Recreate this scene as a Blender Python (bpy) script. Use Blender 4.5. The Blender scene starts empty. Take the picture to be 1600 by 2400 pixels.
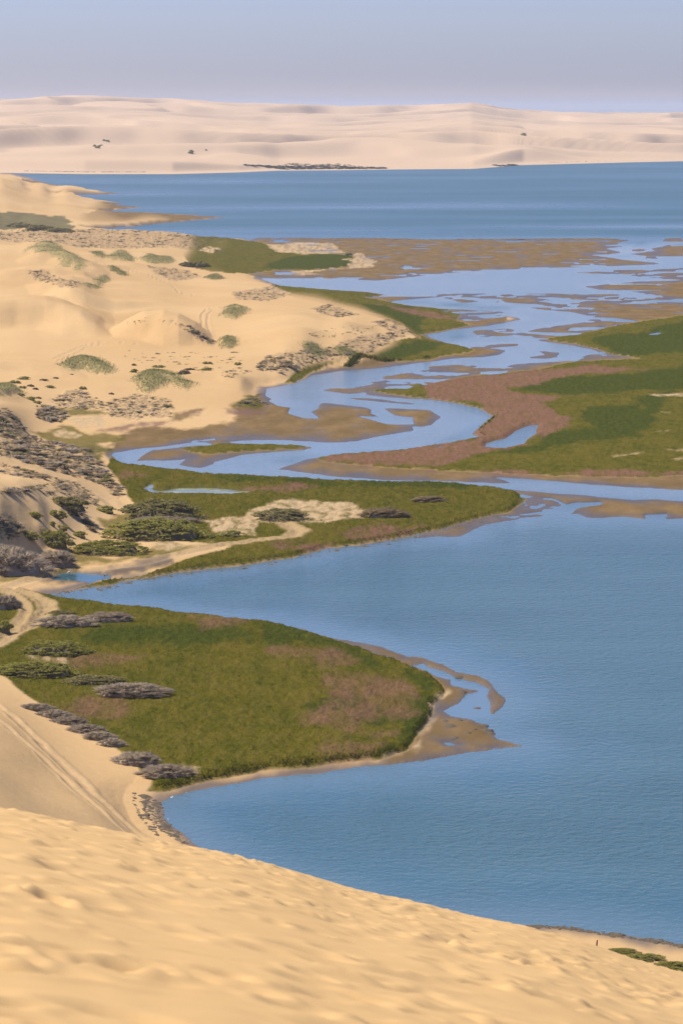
import bpy, math, random
import numpy as np

# ------------------------------------------------------------------ scene, camera, sky, sun, exposure
sc = bpy.context.scene
C = sc.collection
CAM_H = 85.0                     # the photographer stands on a high dune
F = 6667.0                       # focal length in photo pixels (100 mm on a 36 mm tall frame, 2400 px)
PITCH = math.atan(950.0 / F)     # horizon 950 px above the centre
cd = bpy.data.cameras.new('camera'); cam = bpy.data.objects.new('camera', cd); C.objects.link(cam)
cam.location = (0, 0, CAM_H); cam.rotation_euler = (math.pi / 2 - PITCH, 0, 0)
cd.sensor_fit = 'VERTICAL'; cd.sensor_height = 36.0; cd.sensor_width = 24.0; cd.lens = 100.0
cd.clip_start = 0.5; cd.clip_end = 3000000.0
cd.dof.use_dof = True; cd.dof.focus_distance = 620.0; cd.dof.aperture_fstop = 3.4
sc.camera = cam

SUN_EL, SUN_AZ = math.radians(56), math.atan2(-0.92, 0.36)     # high, from the left and a little beyond
world = bpy.data.worlds.new('World'); sc.world = world; world.use_nodes = True
wn = world.node_tree; bg = wn.nodes['Background']
sky = wn.nodes.new('ShaderNodeTexSky'); sky.sky_type = 'NISHITA'; sky.sun_disc = False
sky.sun_elevation = SUN_EL; sky.sun_rotation = SUN_AZ
sky.altitude = 0; sky.air_density = 1.0; sky.dust_density = 0.6; sky.ozone_density = 4.0
tint = wn.nodes.new('ShaderNodeMix'); tint.data_type = 'RGBA'; tint.blend_type = 'MULTIPLY'
tint.inputs['Factor'].default_value = 1.0; tint.inputs['B'].default_value = (0.84, 0.86, 1.26, 1)
wn.links.new(sky.outputs[0], tint.inputs['A']); wn.links.new(tint.outputs['Result'], bg.inputs[0])
bg.inputs[1].default_value = 0.10

sd_ = bpy.data.lights.new('sun', 'SUN'); sd_.energy = 4.4; sd_.angle = math.radians(0.55); sd_.color = (1.0, 0.91, 0.77)
sun = bpy.data.objects.new('sun', sd_); C.objects.link(sun)
sx, sy, sz = math.sin(SUN_AZ) * math.cos(SUN_EL), math.cos(SUN_AZ) * math.cos(SUN_EL), math.sin(SUN_EL)
from mathutils import Vector
sun.rotation_euler = Vector((-sx, -sy, -sz)).to_track_quat('-Z', 'Y').to_euler()
sun.location = (sx * 500, sy * 500, sz * 500)

vs = sc.view_settings
vs.view_transform = 'Standard'; vs.look = 'None'; vs.gamma = 1.0; vs.use_curve_mapping = False; vs.exposure = 0.16
sc.render.engine = 'CYCLES'
cy = sc.cycles
cy.use_denoising = True; cy.max_bounces = 6; cy.diffuse_bounces = 3; cy.glossy_bounces = 2
cy.transmission_bounces = 2; cy.volume_bounces = 1; cy.transparent_max_bounces = 8

# ------------------------------------------------------------------ numpy helpers
rng = np.random.default_rng(7)
_perm = rng.permutation(4096).astype(np.int64)
_grad = rng.uniform(0, 2 * np.pi, 4096)
_gx, _gy = np.cos(_grad), np.sin(_grad)
def noise(x, y, seed=0):
    x = np.asarray(x, float) + seed * 37.13; y = np.asarray(y, float) - seed * 91.7
    xi = np.floor(x).astype(np.int64); yi = np.floor(y).astype(np.int64)
    xf = x - xi; yf = y - yi
    u = xf * xf * xf * (xf * (xf * 6 - 15) + 10); v = yf * yf * yf * (yf * (yf * 6 - 15) + 10)
    def g(ix, iy, dx, dy):
        h = _perm[(_perm[ix & 4095] + iy) & 4095]
        return _gx[h] * dx + _gy[h] * dy
    a = g(xi, yi, xf, yf); b = g(xi + 1, yi, xf - 1, yf)
    c = g(xi, yi + 1, xf, yf - 1); d = g(xi + 1, yi + 1, xf - 1, yf - 1)
    return ((a + (b - a) * u) + ((c + (d - c) * u) - (a + (b - a) * u)) * v) * 1.5
def fbm(x, y, o=4, seed=0):
    s = 0.0; a = 0.5
    for i in range(o):
        s = s + a * noise(x, y, seed + i * 3); x = x * 2.03; y = y * 2.03; a *= 0.5
    return s
def sst(a, b, x):
    t = np.clip((x - a) / (b - a), 0, 1); return t * t * (3 - 2 * t)

# photo pixel -> point of the ground at height z
_ct, _st = math.cos(PITCH), math.sin(PITCH)
def unproj(px, py, z=0.0):
    px = np.asarray(px, float); py = np.asarray(py, float)
    dx = px - 800.0; dy = F * _ct + (1200.0 - py) * _st; dz = -F * _st + (1200.0 - py) * _ct
    t = (np.asarray(z, float) - CAM_H) / dz
    return dx * t, dy * t
def Z(x0, y0, s, txt):
    a = np.array([[float(v) for v in p.split(',')] for p in txt.split()])
    return np.stack([x0 + a[:, 0] / s, y0 + a[:, 1] / s], 1)
def P(txt): return Z(0, 0, 1, txt)
S6 = 2.6133
z1 = lambda t: Z(0, 200, 1.96, t);   z2 = lambda t: Z(800, 200, 1.96, t)
z3 = lambda t: Z(0, 500, S6, t);     z4 = lambda t: Z(500, 500, S6, t);  z5 = lambda t: Z(1000, 500, S6, t)
z6 = lambda t: Z(0, 900, S6, t);     z7 = lambda t: Z(500, 900, S6, t);  z8 = lambda t: Z(1000, 800, S6, t)
y1 = lambda t: Z(0, 1300, S6, t);    y2 = lambda t: Z(400, 1400, S6, t); y3 = lambda t: Z(900, 1400, S6, t)
y4 = lambda t: Z(0, 1600, S6, t);    y6 = lambda t: Z(1000, 1900, S6, t); y8 = lambda t: Z(1000, 1100, S6, t)
q1 = lambda t: Z(0, 480, 3.92, t);   q2 = lambda t: Z(0, 780, 3.92, t);  q3 = lambda t: Z(0, 1050, 3.92, t)
q4 = lambda t: Z(300, 750, 3.92, t)
cat = lambda *a: np.concatenate(a)

def sdpoly(poly, X, Y, ky=1.0, margin=30.0):
    """signed distance (positive inside) to a world polygon, Y compressed by ky"""
    px = poly[:, 0]; py = poly[:, 1] * ky; Yk = Y * ky
    out = np.full(X.shape, -margin)
    m = (X > px.min() - margin) & (X < px.max() + margin) & (Yk > py.min() - margin) & (Yk < py.max() + margin)
    if not m.any(): return out
    x = X[m]; y = Yk[m]; d2 = np.full(x.shape, margin * margin * 4.0); ins = np.zeros(x.shape, bool)
    n = len(px)
    for i in range(n):
        ax, ay, bx, by = px[i - 1], py[i - 1], px[i], py[i]
        ex, ey = bx - ax, by - ay
        l2 = ex * ex + ey * ey + 1e-9
        t = np.clip(((x - ax) * ex + (y - ay) * ey) / l2, 0, 1)
        d2 = np.minimum(d2, (x - ax - t * ex) ** 2 + (y - ay - t * ey) ** 2)
        c = (ay > y) != (by > y)
        if c.any(): ins ^= c & (x < ex * (y - ay) / (ey if abs(ey) > 1e-9 else 1e-9) + ax)
    s = np.sqrt(d2); out[m] = np.where(ins, s, -s)
    return out
def wpoly(px, z=0.0):
    X, Y = unproj(px[:, 0], px[:, 1], z); return np.stack([X, Y], 1)

# ------------------------------------------------------------------ traced plan of the lagoon (photo pixels on the flat)
A_TOP = P('111,1392 153,1403 245,1415 344,1424 459,1438 515,1445 580,1453 630,1459 675,1469 737,1486 783,1501 829,1514 874,1534 936,1553 1003,1582 1030,1603 1045,1622 1043,1639')
A_BOT = P('1019,1654 1015,1683 988,1718 973,1748 957,1765 890,1782 783,1797 698,1805 614,1812 553,1822 476,1839 423,1850 383,1860 344,1862')
C_TOP = P('260,1068 291,1087 344,1093 421,1101 474,1110 550,1114 615,1116 768,1124 921,1129 1010,1132 1096,1137 1153,1143 1199,1150 1226,1158')
C_BOT = P('1230,1176 1191,1204 1115,1219 1057,1235 1028,1245 932,1263 844,1276 768,1287 714,1299 684,1308 577,1324 497,1332 421,1343 344,1354 291,1363 268,1372 191,1379 130,1388')
H_SH = cat(z4('400,440 600,460 900,480 1080,500 930,515 1080,510 1420,510 1100,535 1080,545 1200,565 1400,585'),
           z5('60,585 240,590 450,600 510,610 440,625 560,640 575,650 500,665 360,690 160,710 0,745'),
           P('1000,788 1036,800 1057,806 1100,815'), z5('440,830 495,840 440,865 350,880 150,890 0,910'),
           P('959,854 883,862 806,869 730,879 718,885 691,900 653,905 626,909 622,925 642,946'))
LEFT = cat(P('-500,404 0,405 46,409 102,427 153,440 230,450 296,453 128,458 204,468 306,476 255,478 337,486 245,495 357,498 459,504 536,510 408,521 327,529 255,534 205,537 300,547 400,553 510,557 561,559 640,575 630,620 600,640 611,651 620,656'),
           H_SH, P('620,990 480,1030 344,1050 268,1061'), C_TOP, C_BOT, A_TOP, P('1019,1654 1013,1690 985,1735 968,1770 890,1793'),
           P('783,1807 698,1816 614,1824 553,1834 476,1851 432,1858 398,1868 373,1883 377,1891 383,1914 406,1937 425,1952 448,1979 471,1990 600,2060 900,2150 1100,2168 1226,2171 1325,2175 1421,2188 1497,2199 1600,2217 1800,2245 1900,3300 -900,3300 -500,1500'))
MUD = [   # tidal flats, low
    cat(P('702,1473 790,1498'), z2('0,0')[:0], P('840,1507 897,1522 955,1540 988,1543 1034,1557 1065,1578 1114,1584 1145,1599 1164,1620 1185,1641 1174,1658 1154,1674 1151,1664 1147,1645 1141,1628 1147,1612 1114,1597 1068,1588 1026,1568 990,1556 960,1562 900,1545 829,1518 737,1490')),
    P('950,1560 982,1568 1019,1588 1057,1595 1059,1609 1091,1614 1122,1618 1091,1626 1072,1649 1045,1660 1032,1668 1053,1681 1103,1689 1133,1702 1149,1718 1168,1737 1218,1746 1175,1752 1110,1762 1053,1771 976,1784 890,1794 940,1740 1000,1690 1030,1620'),
    cat(y8('480,122 800,145 1050,165 1250,185 1568,195'), P('1800,1190 1800,1230'), y8('1568,305 1400,310 1330,300 1200,290 1080,295 970,290 920,270 820,275 700,280 620,300 500,318 350,345 200,410 0,420 -100,430 300,300 560,180')),
    cat(P('560,985 622,925'), z4('370,1150 450,1160 700,1160 850,1180 1000,1190 1140,1195 1330,1210 1385,1250 1330,1290'), z7('1270,260 1210,255 1220,280 1100,305 900,345 780,357 600,350 160,338 0,333'), P('440,1040 344,1050 268,1061 270,1030 420,1005')),
    cat(z6('840,470 870,440 930,405 1100,387 1300,375'), z7('0,362 300,366 560,377 605,390 560,400 430,415 200,435 0,478'), z6('1300,490 1220,520 1140,505 1095,490 1150,457 1000,470')),
    z4('810,1125 1000,1138 1310,1177 1200,1172 900,1146'),
    cat(P('600,556'), z4('500,150 1000,150'), z5('0,157 600,156 1060,150 1230,165 1160,185 1190,207 1090,214 1200,240 1100,252 1000,254 1210,285 1390,300 1440,311 1300,318 1000,326 600,340 300,352 0,380'), z4('1100,401 1000,411 700,403 290,395'), P('560,640 500,600')),
    z5('1430,170 1480,152 1568,150 1800,150 1800,178 1568,177'), z5('1380,216 1500,190 1568,185 1800,180 1800,262 1568,262 1350,263 1240,250 1400,232'),
    z5('1240,225 1300,218 1360,226 1290,236'), z5('1325,270 1390,262 1410,275 1360,284'),
    z5('600,885 720,865 690,845 800,850 800,880 720,890'), z5('285,730 360,715 420,710 530,705 380,735'), z5('260,822 400,805 560,800 570,815 400,822 320,830'),
    z4('1060,990 1200,970 1460,945 1440,965 1300,985 1250,1005 1080,1000'),
]
D_OUT = cat(z5('1900,405 1568,410 1300,420 950,450 1040,465 1200,472 1330,490 990,525 1000,545 800,578 620,575 700,590 880,605 980,625 1005,640 970,665 800,690 620,720 520,740 650,760 690,780 850,805 1000,830 1120,870 1000,862 950,880 910,910 850,905 560,925 440,950 300,990 0,1030'),
            z4('1250,1010 1100,1030 960,1030 1000,1045 850,1070 740,1070 660,1085 830,1105 950,1098 940,1112 1050,1127 1330,1140'), z5('0,1135 180,1165 330,1200 405,1245 320,1305'),
            z8('280,570 340,585 250,605 100,630 0,645'), z7('1400,372 1100,415 700,440 560,465 500,490 395,525 500,540 800,567 1100,590 1568,605'), y8('420,88 960,96 1250,110 1568,125 1900,140'))
D_MARSH = cat(z8('1900,-150 1568,-160 1300,-120 1000,-60 720,-15 760,0 900,15 1040,50 1130,80 1300,110 900,125 700,170 350,205 0,245'), z4('1330,1030 1150,1060 950,1090 1060,1110 1330,1138'),
              z5('0,1133 180,1163 330,1198 402,1243 320,1303'), z8('285,570 320,580 230,600 0,640'), z7('1350,372 1100,412 720,440 620,455 700,490 1000,515 1568,548'), z8('300,810 700,830 1100,845 1568,830 1900,820'))
H_MARSH = [cat(z4('330,440 600,462 900,482 1070,500 930,518 1060,540 1200,567 1400,587 1540,600 1480,660 1568,690 1400,720 1270,750 1400,787 1568,822'), z5('150,800 260,822 300,850 260,862 60,885'), z4('1400,880 1340,895 1210,912 1050,915 900,918'), z4('880,900 1000,850 1180,790 1270,770 1150,690 950,630 700,560 480,520')),
           z4('430,1045 500,990 620,945 780,925 900,905 900,918 700,955 590,980 560,1000 500,1045')]
F_GRASS = cat(z6('1080,395 1300,380'), z7('0,366 300,370 560,380 595,390 560,398 430,410 200,420 0,435'), z6('1300,440 1200,430'))
N_MARSH = cat(z1('0,590 300,600 340,650 500,690'), z4('0,150 300,180 420,240 700,250 850,260 880,300 820,330 600,350 400,350 100,385 0,380'), z3('1160,340 1090,230 900,190 400,90 0,110'))
PONDS = [y8('735,180 780,182 850,220 920,208 1060,205 1050,214 930,236 870,262 760,280 660,275 700,236 750,252 800,240 850,232 800,216 745,196'),
         z8('350,650 362,625 480,595 550,550 640,515 680,515 670,560 620,590 600,625 500,650 420,655'),
         z8('430,838 700,850 960,880 700,868 520,858'),
         z4('370,1150 640,1160 650,1190 590,1215 640,1255 560,1250 460,1225 480,1190 400,1180'),
         z4('905,1160 980,1182 1060,1210 1110,1240 1215,1250 1220,1285 1060,1290 900,1245 1040,1250 970,1225 985,1200'),
         z5('620,733 800,730 940,740 800,750 730,745'), z5('1060,645 1150,642 1275,662 1180,665 1100,660'), z5('1350,738 1420,730 1425,737 1370,745'),
         z5('240,608 330,600 470,612 420,640 300,660 240,640'),
         y8('1345,285 1460,278 1440,300 1400,312 1370,306'), z8('45,652 110,645 100,652 60,658'), z5('30,990 130,965 100,985 50,995')]
ALGAE_POND = z6('880,640 930,612 942,620 930,650 1000,655 1100,640 1250,638 1400,645 1545,664 1500,673 1200,673 940,668')
HERON_POND = q3('430,1195 560,1152 700,1140 870,1158 1010,1168 1015,1195 900,1213 830,1236 690,1226 500,1222')
TIDAL = [z5('870,362 1100,345 1568,332 1900,330 1900,412 1568,412 1300,392'), z5('0,492 400,482 1000,490 1300,495 1568,512 1900,510 1900,552 1568,553 950,562 800,578 600,560 200,552'),
         z5('80,592 470,605 440,645 250,665 80,640'), z5('900,690 1100,695 1080,730 780,735'), z5('280,715 540,705 520,755 300,760'), z5('0,935 200,920 640,950 500,985 0,1035 -60,1000'),
         y8('560,150 760,170 860,230 900,260 760,285 500,318 300,345 560,240'), z4('1040,985 1460,950 1568,930 1568,1000 1180,1085 1000,1080'), z6('1050,385 1200,345 1568,330 1568,352 1200,372'),
         y3('60,370 200,385 330,430 200,400'), y3('300,870 460,890 800,905 500,935 380,930'), z5('960,870 1040,860 1110,870 1000,885')]
RED = [z8('0,250 300,215 700,175 1000,150 1320,180 900,210 700,250 520,290 600,320 850,345 700,375 740,420 880,470 820,540 640,600 500,655 350,680 100,715 0,745 -80,720 0,650 250,610 350,590 280,560 405,465 320,400 180,365 0,345'),
       z8('0,800 300,800 700,800 1100,800 1300,790 1568,798 1900,800 1900,832 1568,826 1100,846 700,828'), z7('560,462 700,442 1100,416 1400,375 1568,345 1568,440 1300,490 900,500 750,490'),
       z7('200,630 400,622 650,625 560,650 300,650'), z7('700,940 1000,890 1350,850 1200,920 900,960'), z7('400,990 560,985 700,985 560,1010'), z6('760,545 860,545 880,570 780,570'),
       q2('870,900 1050,880 1250,830 1568,790 1568,830 1250,870 1150,915 950,920'), q4('0,950 250,925 420,910 560,850 680,840 640,880 400,935 100,970 0,1010'), q4('900,815 1050,810 1230,830 1280,870 1100,880 920,860'),
       y2('640,300 850,310 1000,330 1180,400 1080,415 800,385 620,330'), y2('970,480 1200,460 1400,500 1530,570 1520,620 1440,640 1480,680 1420,720 1250,700 1120,740 1180,830 1390,800 1400,830 1280,860 1050,800 850,780 900,700 1000,600'),
       y2('920,900 1100,870 1300,890 1250,960 1150,1000 950,1000 860,960'), y2('150,130 400,140 520,170 400,185 200,165'), y1('600,620 900,620 860,660 500,690 300,650'), y1('520,890 700,880 850,940 720,1000 540,980 400,970'),
       z4('1000,560 1400,620 1500,660 1300,640')]
DARK = [z8('520,290 700,250 1000,210 1300,190 1900,120 1900,300 1500,290 1250,300 900,330'), z8('820,545 1000,530 1300,430 1320,330 1500,300 1350,560 1000,620 600,690 300,700 120,710 350,690 620,640'), z8('1000,-20 1300,-60 1568,-130 1900,-150 1900,50 1568,70 1200,100 1060,30'),
        z8('930,420 1100,410 1300,380 1350,480 1000,520'), y2('560,150 640,165 900,235 1120,300 1400,405 1568,470 1640,560 1600,640 1560,760 1480,960 1300,1000 1200,1010 1240,960 1380,850 1450,760 1250,730 1350,740 1500,700 1450,640 1530,620 1540,560 1400,480 1100,440 1180,390 1050,320 900,290 650,290 550,260'),
        y2('850,660 1000,625 1130,625 1000,670 900,690'), y2('1110,740 1200,700 1300,710 1350,740 1250,755'), y2('1030,870 1100,845 1250,850 1290,865 1150,875'), y1('540,430 1000,430 1568,470 1568,520 1100,560 700,560 500,520'),
        z4('900,560 1200,575 1300,620 1250,720 1000,600'), z4('950,880 1100,820 1250,775 1400,800 1300,850 1100,900'), z4('500,260 800,255 880,300 800,335 600,350 300,330'), z6('560,380 700,400 750,480 650,480 560,430'), z7('0,560 500,580 1100,600 1568,615 1568,640 900,625 300,600 0,590')]
SANDP = [z7('230,780 330,720 520,710 780,730 930,790 960,815 700,860 480,850 300,840 60,870 20,840 200,820'), z8('1330,322 1568,318 1900,315 1900,335 1568,335 1380,330'), z8('1110,700 1200,688 1330,684 1240,700 1130,708'), z8('1450,660 1568,655 1900,650 1900,668 1500,665'), z8('1500,720 1568,715 1700,715 1700,728'), z8('1400,560 1470,556 1470,564'), z8('1450,434 1500,432 1490,438'),
         z4('430,375 600,348 820,332 850,300 760,280 850,275 850,245 920,250 990,295 960,325 700,345 600,370 690,375 560,385'), z4('320,190 500,180 720,185 800,245 540,250 420,240'), z3('1240,200 1370,215 1300,240 1230,225'), y1('130,615 400,640 410,660 200,645'), y4('1110,545 1190,540 1200,560 1130,560'), y3('380,560 400,590 330,660 310,760 230,880 180,950 0,1000 150,960 260,830 310,740 305,680'),
         z6('530,500 640,490 690,550 560,525'), z6('1230,840 1568,820 1568,930 1300,900'), z6('930,990 1300,970 1200,1000 1000,1010'), q2('420,915 560,900 750,930 700,965 500,950'), q2('600,790 950,765 1010,810 950,860 700,870')]

LEFTw = wpoly(LEFT); MUDw = [wpoly(p) for p in MUD]; Dw = wpoly(D_OUT)
Aw = wpoly(cat(P('-400,1380 45,1386'), A_TOP, A_BOT, y4('930,620 870,590 800,510 700,430 720,380 500,300 300,210 150,110 60,30 0,0'), P('-400,1560')))
Cw = wpoly(cat(C_TOP, C_BOT, P('190,1375 330,1350 420,1322 540,1290 440,1275 300,1270 320,1200 290,1150 250,1100')))
MARSHw = [Aw, Cw, wpoly(D_MARSH), wpoly(H_MARSH[0]), wpoly(H_MARSH[1]), wpoly(F_GRASS), wpoly(N_MARSH)]

# heights of the left-hand dunes: (photo x, photo y, metres), interpolated by a thin plate
CP = '''640,895,.6 700,885,.6 730,872,.7 806,864,.7 883,855,.7 960,835,.8 1000,800,.8 970,770,.8 1050,750,.8 900,720,1 800,700,1.5 700,680,1.5 640,667,1 560,652,1.5 480,640,2 440,620,1.5 560,600,1 700,600,1 800,610,.8 450,570,2 530,565,2
600,960,.3 560,1000,.3 450,1010,.3 350,1020,.3 300,1035,.3 540,980,.6 430,998,.6 300,985,1 200,1000,1 130,990,1.2 100,955,3
607,838,4 672,822,5.5 714,800,6.5 806,781,6 863,767,4.5 921,775,2.5 960,790,1.5 538,684,4 615,703,4.5 714,726,4.5 787,745,4 863,751,3
383,818,4 509,802,4.4 383,738,5 344,728,6 490,749,5 560,770,5 560,830,4 480,860,3.5 480,920,2.2 380,900,3 380,940,2 560,890,3 560,930,1.5
-120,772,5.2 0,772,5.2 96,777,5 172,786,4.8 250,795,4.6 0,700,8.5 96,690,8.5 170,700,8 0,856,4.5 115,856,4 230,825,4 306,844,4 100,900,4 250,900,3.5 0,910,4.5 170,950,2.5 290,945,2
57,645,10.5 38,615,11 0,596,12 0,567,12.5 77,571,12 107,569,14 153,622,10.5 230,615,8 214,668,7.5 287,684,7 383,703,6 306,653,6.5 383,665,5 150,655,9 100,640,9.5
194,538,4 306,541,5.5 408,554,5 300,565,3.5 400,592,3 200,557,7 0,405,22 50,412,17 100,428,12 153,440,8 230,448,3 290,453,.6 0,442,16 60,460,9 128,480,5 204,500,1.5 60,450,2 120,460,1.2 50,520,2 130,530,2 0,505,3 0,545,6 300,505,.6 420,508,.5
260,1070,.8 270,1110,.8 290,1150,.8 310,1172,.9 0,956,9 30,970,7 60,1000,4 72,1028,2.5 0,1060,7 100,1060,4.5 200,1060,1.8 230,1100,1.8 150,1115,5 0,1085,8.5 102,1101,6.5 179,1127,4.5 268,1185,1.2 128,1119,6.6 0,1165,9 77,1172,8.5 140,1193,6.5 38,1216,7 102,1216,6 0,1203,9.5 0,1267,5 38,1280,3 77,1267,3 115,1254,2.5 166,1259,2 217,1216,2.2 242,1254,1 219,1280,.9 0,1305,2.5 100,1335,.8 0,1352,.9 300,1250,.8 400,1200,.9 320,1180,1 450,1240,.8 600,1250,.8 800,1200,.8 1000,1200,.8 500,1300,.7 300,1340,.6 200,1365,.5
-250,1165,14 -250,1000,14 -250,1300,7 -250,1400,3 -250,1480,3 -250,850,7 -250,720,13 -250,600,14 -250,405,23 -250,445,16 -250,500,4 -250,520,4 0,431,1 -250,431,1 60,433,.8 -250,412,.8 0,412,.8 120,436,.6 300,440,.4
0,1480,.9 0,1540,1 100,1500,.8 0,1570,1.1 0,1600,1.5 60,1640,1.3 150,1690,1.2 290,1755,1 330,1830,.8 350,1868,.6 600,1600,.8 900,1600,.8 600,1750,.8
0,1657,4.5 77,1726,3.8 153,1803,3.3 230,1875,3 291,1944,3 0,1699,7 77,1761,6 153,1833,5.2 230,1898,5 287,1948,4.5 0,1791,11 77,1849,9 0,1898,17 115,1921,11 -250,1700,17 -250,1850,28 800,2200,.6 900,2150,.6 1200,2300,1 1300,2180,.5 1600,2230,.6 1600,2300,1 1900,2300,1 1900,2500,1 249,1845,1.8 325,1944,1.5 410,1983,.6 360,1900,.8'''
cp = np.array([[float(v) for v in p.split(',')] for p in CP.split()])
cx, cyy = unproj(cp[:, 0], cp[:, 1], cp[:, 2])
K = F * CAM_H
cu, cv = F * cx / cyy, K / cyy
def tps(r2): return r2 * np.log(r2 + 1e-6) * 0.5
sc_ = 300.0
cu, cv = cu / sc_, cv / sc_
n = len(cp)
Am = np.zeros((n + 3, n + 3)); Am[:n, :n] = tps((cu[:, None] - cu) ** 2 + (cv[:, None] - cv) ** 2) + np.eye(n) * 0.012
Am[:n, n] = 1; Am[:n, n + 1] = cu; Am[:n, n + 2] = cv; Am[n:, :n] = Am[:n, n:].T
wt = np.linalg.solve(Am, np.concatenate([cp[:, 2], np.zeros(3)]))
def hills(X, Y):
    u = (F * X / Y / sc_).ravel(); v = (K / Y / sc_).ravel(); out = np.empty(u.shape)
    for i in range(0, len(u), 60000):
        a, b = u[i:i + 60000], v[i:i + 60000]
        out[i:i + 60000] = tps((a[:, None] - cu) ** 2 + (b[:, None] - cv) ** 2) @ wt[:n] + wt[n] + wt[n + 1] * a + wt[n + 2] * b
    return out.reshape(X.shape)

# ------------------------------------------------------------------ the ground sheet: rows thin out with distance
NC, NR = 820, 880
us = np.linspace(-0.162, 0.162, NC)
deps = np.concatenate([np.linspace(0.62, 0.342, 24), np.linspace(0.34, 0.0180, NR - 24)])
YY = (CAM_H / deps)[:, None] * np.ones(NC); XX = us[None, :] * YY
def warp(X, Y, k, seed):
    a = X / Y * 55; b = np.log(Y) * 26
    w1 = fbm(a, b, 4, seed); w2 = fbm(a, b, 4, seed + 20)
    return X + w1 * k * 0.0030 * Y, Y + w2 * k * 0.010 * Y
WX, WY = warp(XX, YY, 0.55, 1)
def low(X, Y):
    h = np.full(X.shape, -1.4)
    kf = np.clip(700 / Y, .22, 1)
    s = sdpoly(LEFTw, X, Y, 0.5); hs = np.where(s < 0, np.maximum(-1.4, s * 0.12 * kf), np.minimum(0.6, s * 0.10 * kf + 0.02))
    left = sst(0, 8, s)
    h = np.maximum(h, hs)
    mud = np.zeros(X.shape); land = s
    for ip, p in enumerate(MUDw):
        q = sdpoly(p, X, Y, 0.5, 24.0)
        h = np.maximum(h, np.where(q < 0, np.maximum(-1.4, q * 0.10 * kf), np.minimum(0.28, (.09 if ip < 2 else .02) + q * (.12 if ip < 2 else 0.05) * kf)))
        if ip != 3: mud = np.maximum(mud, sst(-1.0, 0.5, q))
        land = np.maximum(land, q)
    q = sdpoly(Dw, X, Y, 0.5)
    h = np.maximum(h, np.where(q < 0, np.maximum(-1.4, q * 0.10 * kf), np.minimum(0.3, 0.02 + q * 0.05 * kf)))
    mud = np.maximum(mud, sst(-1.0, 0.5, q)); land = np.maximum(land, q)
    marsh = []
    for p in MARSHw:
        q = sdpoly(p, X, Y, 0.5, 16.0); marsh.append(q)
        bw = np.clip(1.1 * (Y / 600) ** 1.6, .6, 3.0); h = np.maximum(h, np.where(q < -bw, -1.4, -1.4 + (1.4 + 0.62) * sst(-bw, bw * 1.2, q)))
    return h, left, mud, marsh, land
HL, LEFTM, MUDM, MSD, LAND = low(WX, WY)
HI = np.maximum(hills(XX, YY), 0) * LEFTM
HI = HI + LEFTM * sst(2, 8, HI) * (fbm(XX / 40, YY / 60, 4, 5) * 1.3)
# dune ridges: brink line (photo x, y, height of the brink, crest height added), steep side towards the viewer's right
RIDGES = ['-260,714,12,4.5 -100,714,12.4,5 0,716,12.4,5 60,717,12.2,5 110,720,12,4.8 150,727,11,4.2 191,744,9.4,3.2 230,763,7.5,1.8 265,778,5.6,0',
          '262,778,5.5,0 300,768,7.4,2.2 340,758,9.4,4.2 383,753,10.2,5 420,761,9.6,4.6 459,779,7.8,3 505,802,4.6,0',
          '60,655,12,0 96,663,12.6,1.2 130,669,12.4,2 165,686,11,2.2 200,714,9.2,1.8 240,752,7,.8 268,778,5.5,0',
          '-200,850,5.6,1.2 -60,856,5.6,1.5 60,858,5.4,1.3 140,866,4.8,.8 210,880,4,0', '40,610,12,0 90,600,13,1.6 150,604,12,2 215,628,9.4,1.2 260,650,7.6,0',
          '380,880,4,0 440,872,4.6,.9 520,876,4.4,1 590,890,3.4,0', '-200,1196,12,2 -40,1200,11,2.4 40,1206,9,2 90,1212,7.4,1.4 150,1232,5,0', '0,640,12,0 60,632,12.6,1.4 130,640,11.4,1.8 200,655,9,1.4 250,668,7.6,0']
def ridge_field(txt, X, Y):
    a_ = np.array([[float(v) for v in p.split(',')] for p in txt.split()]); px_, py_ = unproj(a_[:, 0], a_[:, 1], a_[:, 2])
    best = np.full(X.shape, 1e9); side = np.zeros(X.shape); amp = 1.8 * np.interp(X / Y, px_ / py_, a_[:, 3], 0, 0)
    for i in range(1, len(a_)):
        ex, ey = px_[i] - px_[i - 1], py_[i] - py_[i - 1]; l2 = ex * ex + ey * ey
        t = np.clip(((X - px_[i - 1]) * ex + (Y - py_[i - 1]) * ey) / l2, 0, 1)
        dx, dy = X - px_[i - 1] - t * ex, Y - py_[i - 1] - t * ey; d2 = dx * dx + dy * dy
        k = d2 < best; best = np.where(k, d2, best); side = np.where(k, ex * dy - ey * dx, side)
    d = np.sqrt(best)
    wind = amp * np.exp(-(d / (8 + 5.5 * amp)) ** 2); lw = np.maximum(amp * 2.0, 2.6 * Y * Y / CAM_H * .000376); lee = amp * (1 - sst(0, 1, d / lw))
    return np.where(side > 0, wind, lee)
wob = fbm(XX / 25, YY / 40, 3, 203) * 5
RID = np.zeros(XX.shape)
r0_, r1_ = np.searchsorted(-deps, [-CAM_H / 400, -CAM_H / 1700]); c1_ = NC // 2 + 20
for t_ in RIDGES: RID[r0_:r1_, :c1_] = np.maximum(RID[r0_:r1_, :c1_], ridge_field(t_, (XX + wob * .5)[r0_:r1_, :c1_], (YY + wob)[r0_:r1_, :c1_]))
def slip(ph, fall=.22):
    p = ph - np.floor(ph); return np.where(p < 1 - fall, sst(0, 1, p / (1 - fall)) * 1.0, 1 - sst(0, 1, (p - (1 - fall)) / fall))
und = slip((.45 * XX - .9 * YY) / 95 + fbm(XX / 120, YY / 160, 3, 207) * 2.2, .3) * sst(-.25, .25, fbm(XX / 70, YY / 110, 2, 211))
HI = HI + RID * LEFTM + und * 2.2 * LEFTM * sst(3, 6.5, HI)
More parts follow.
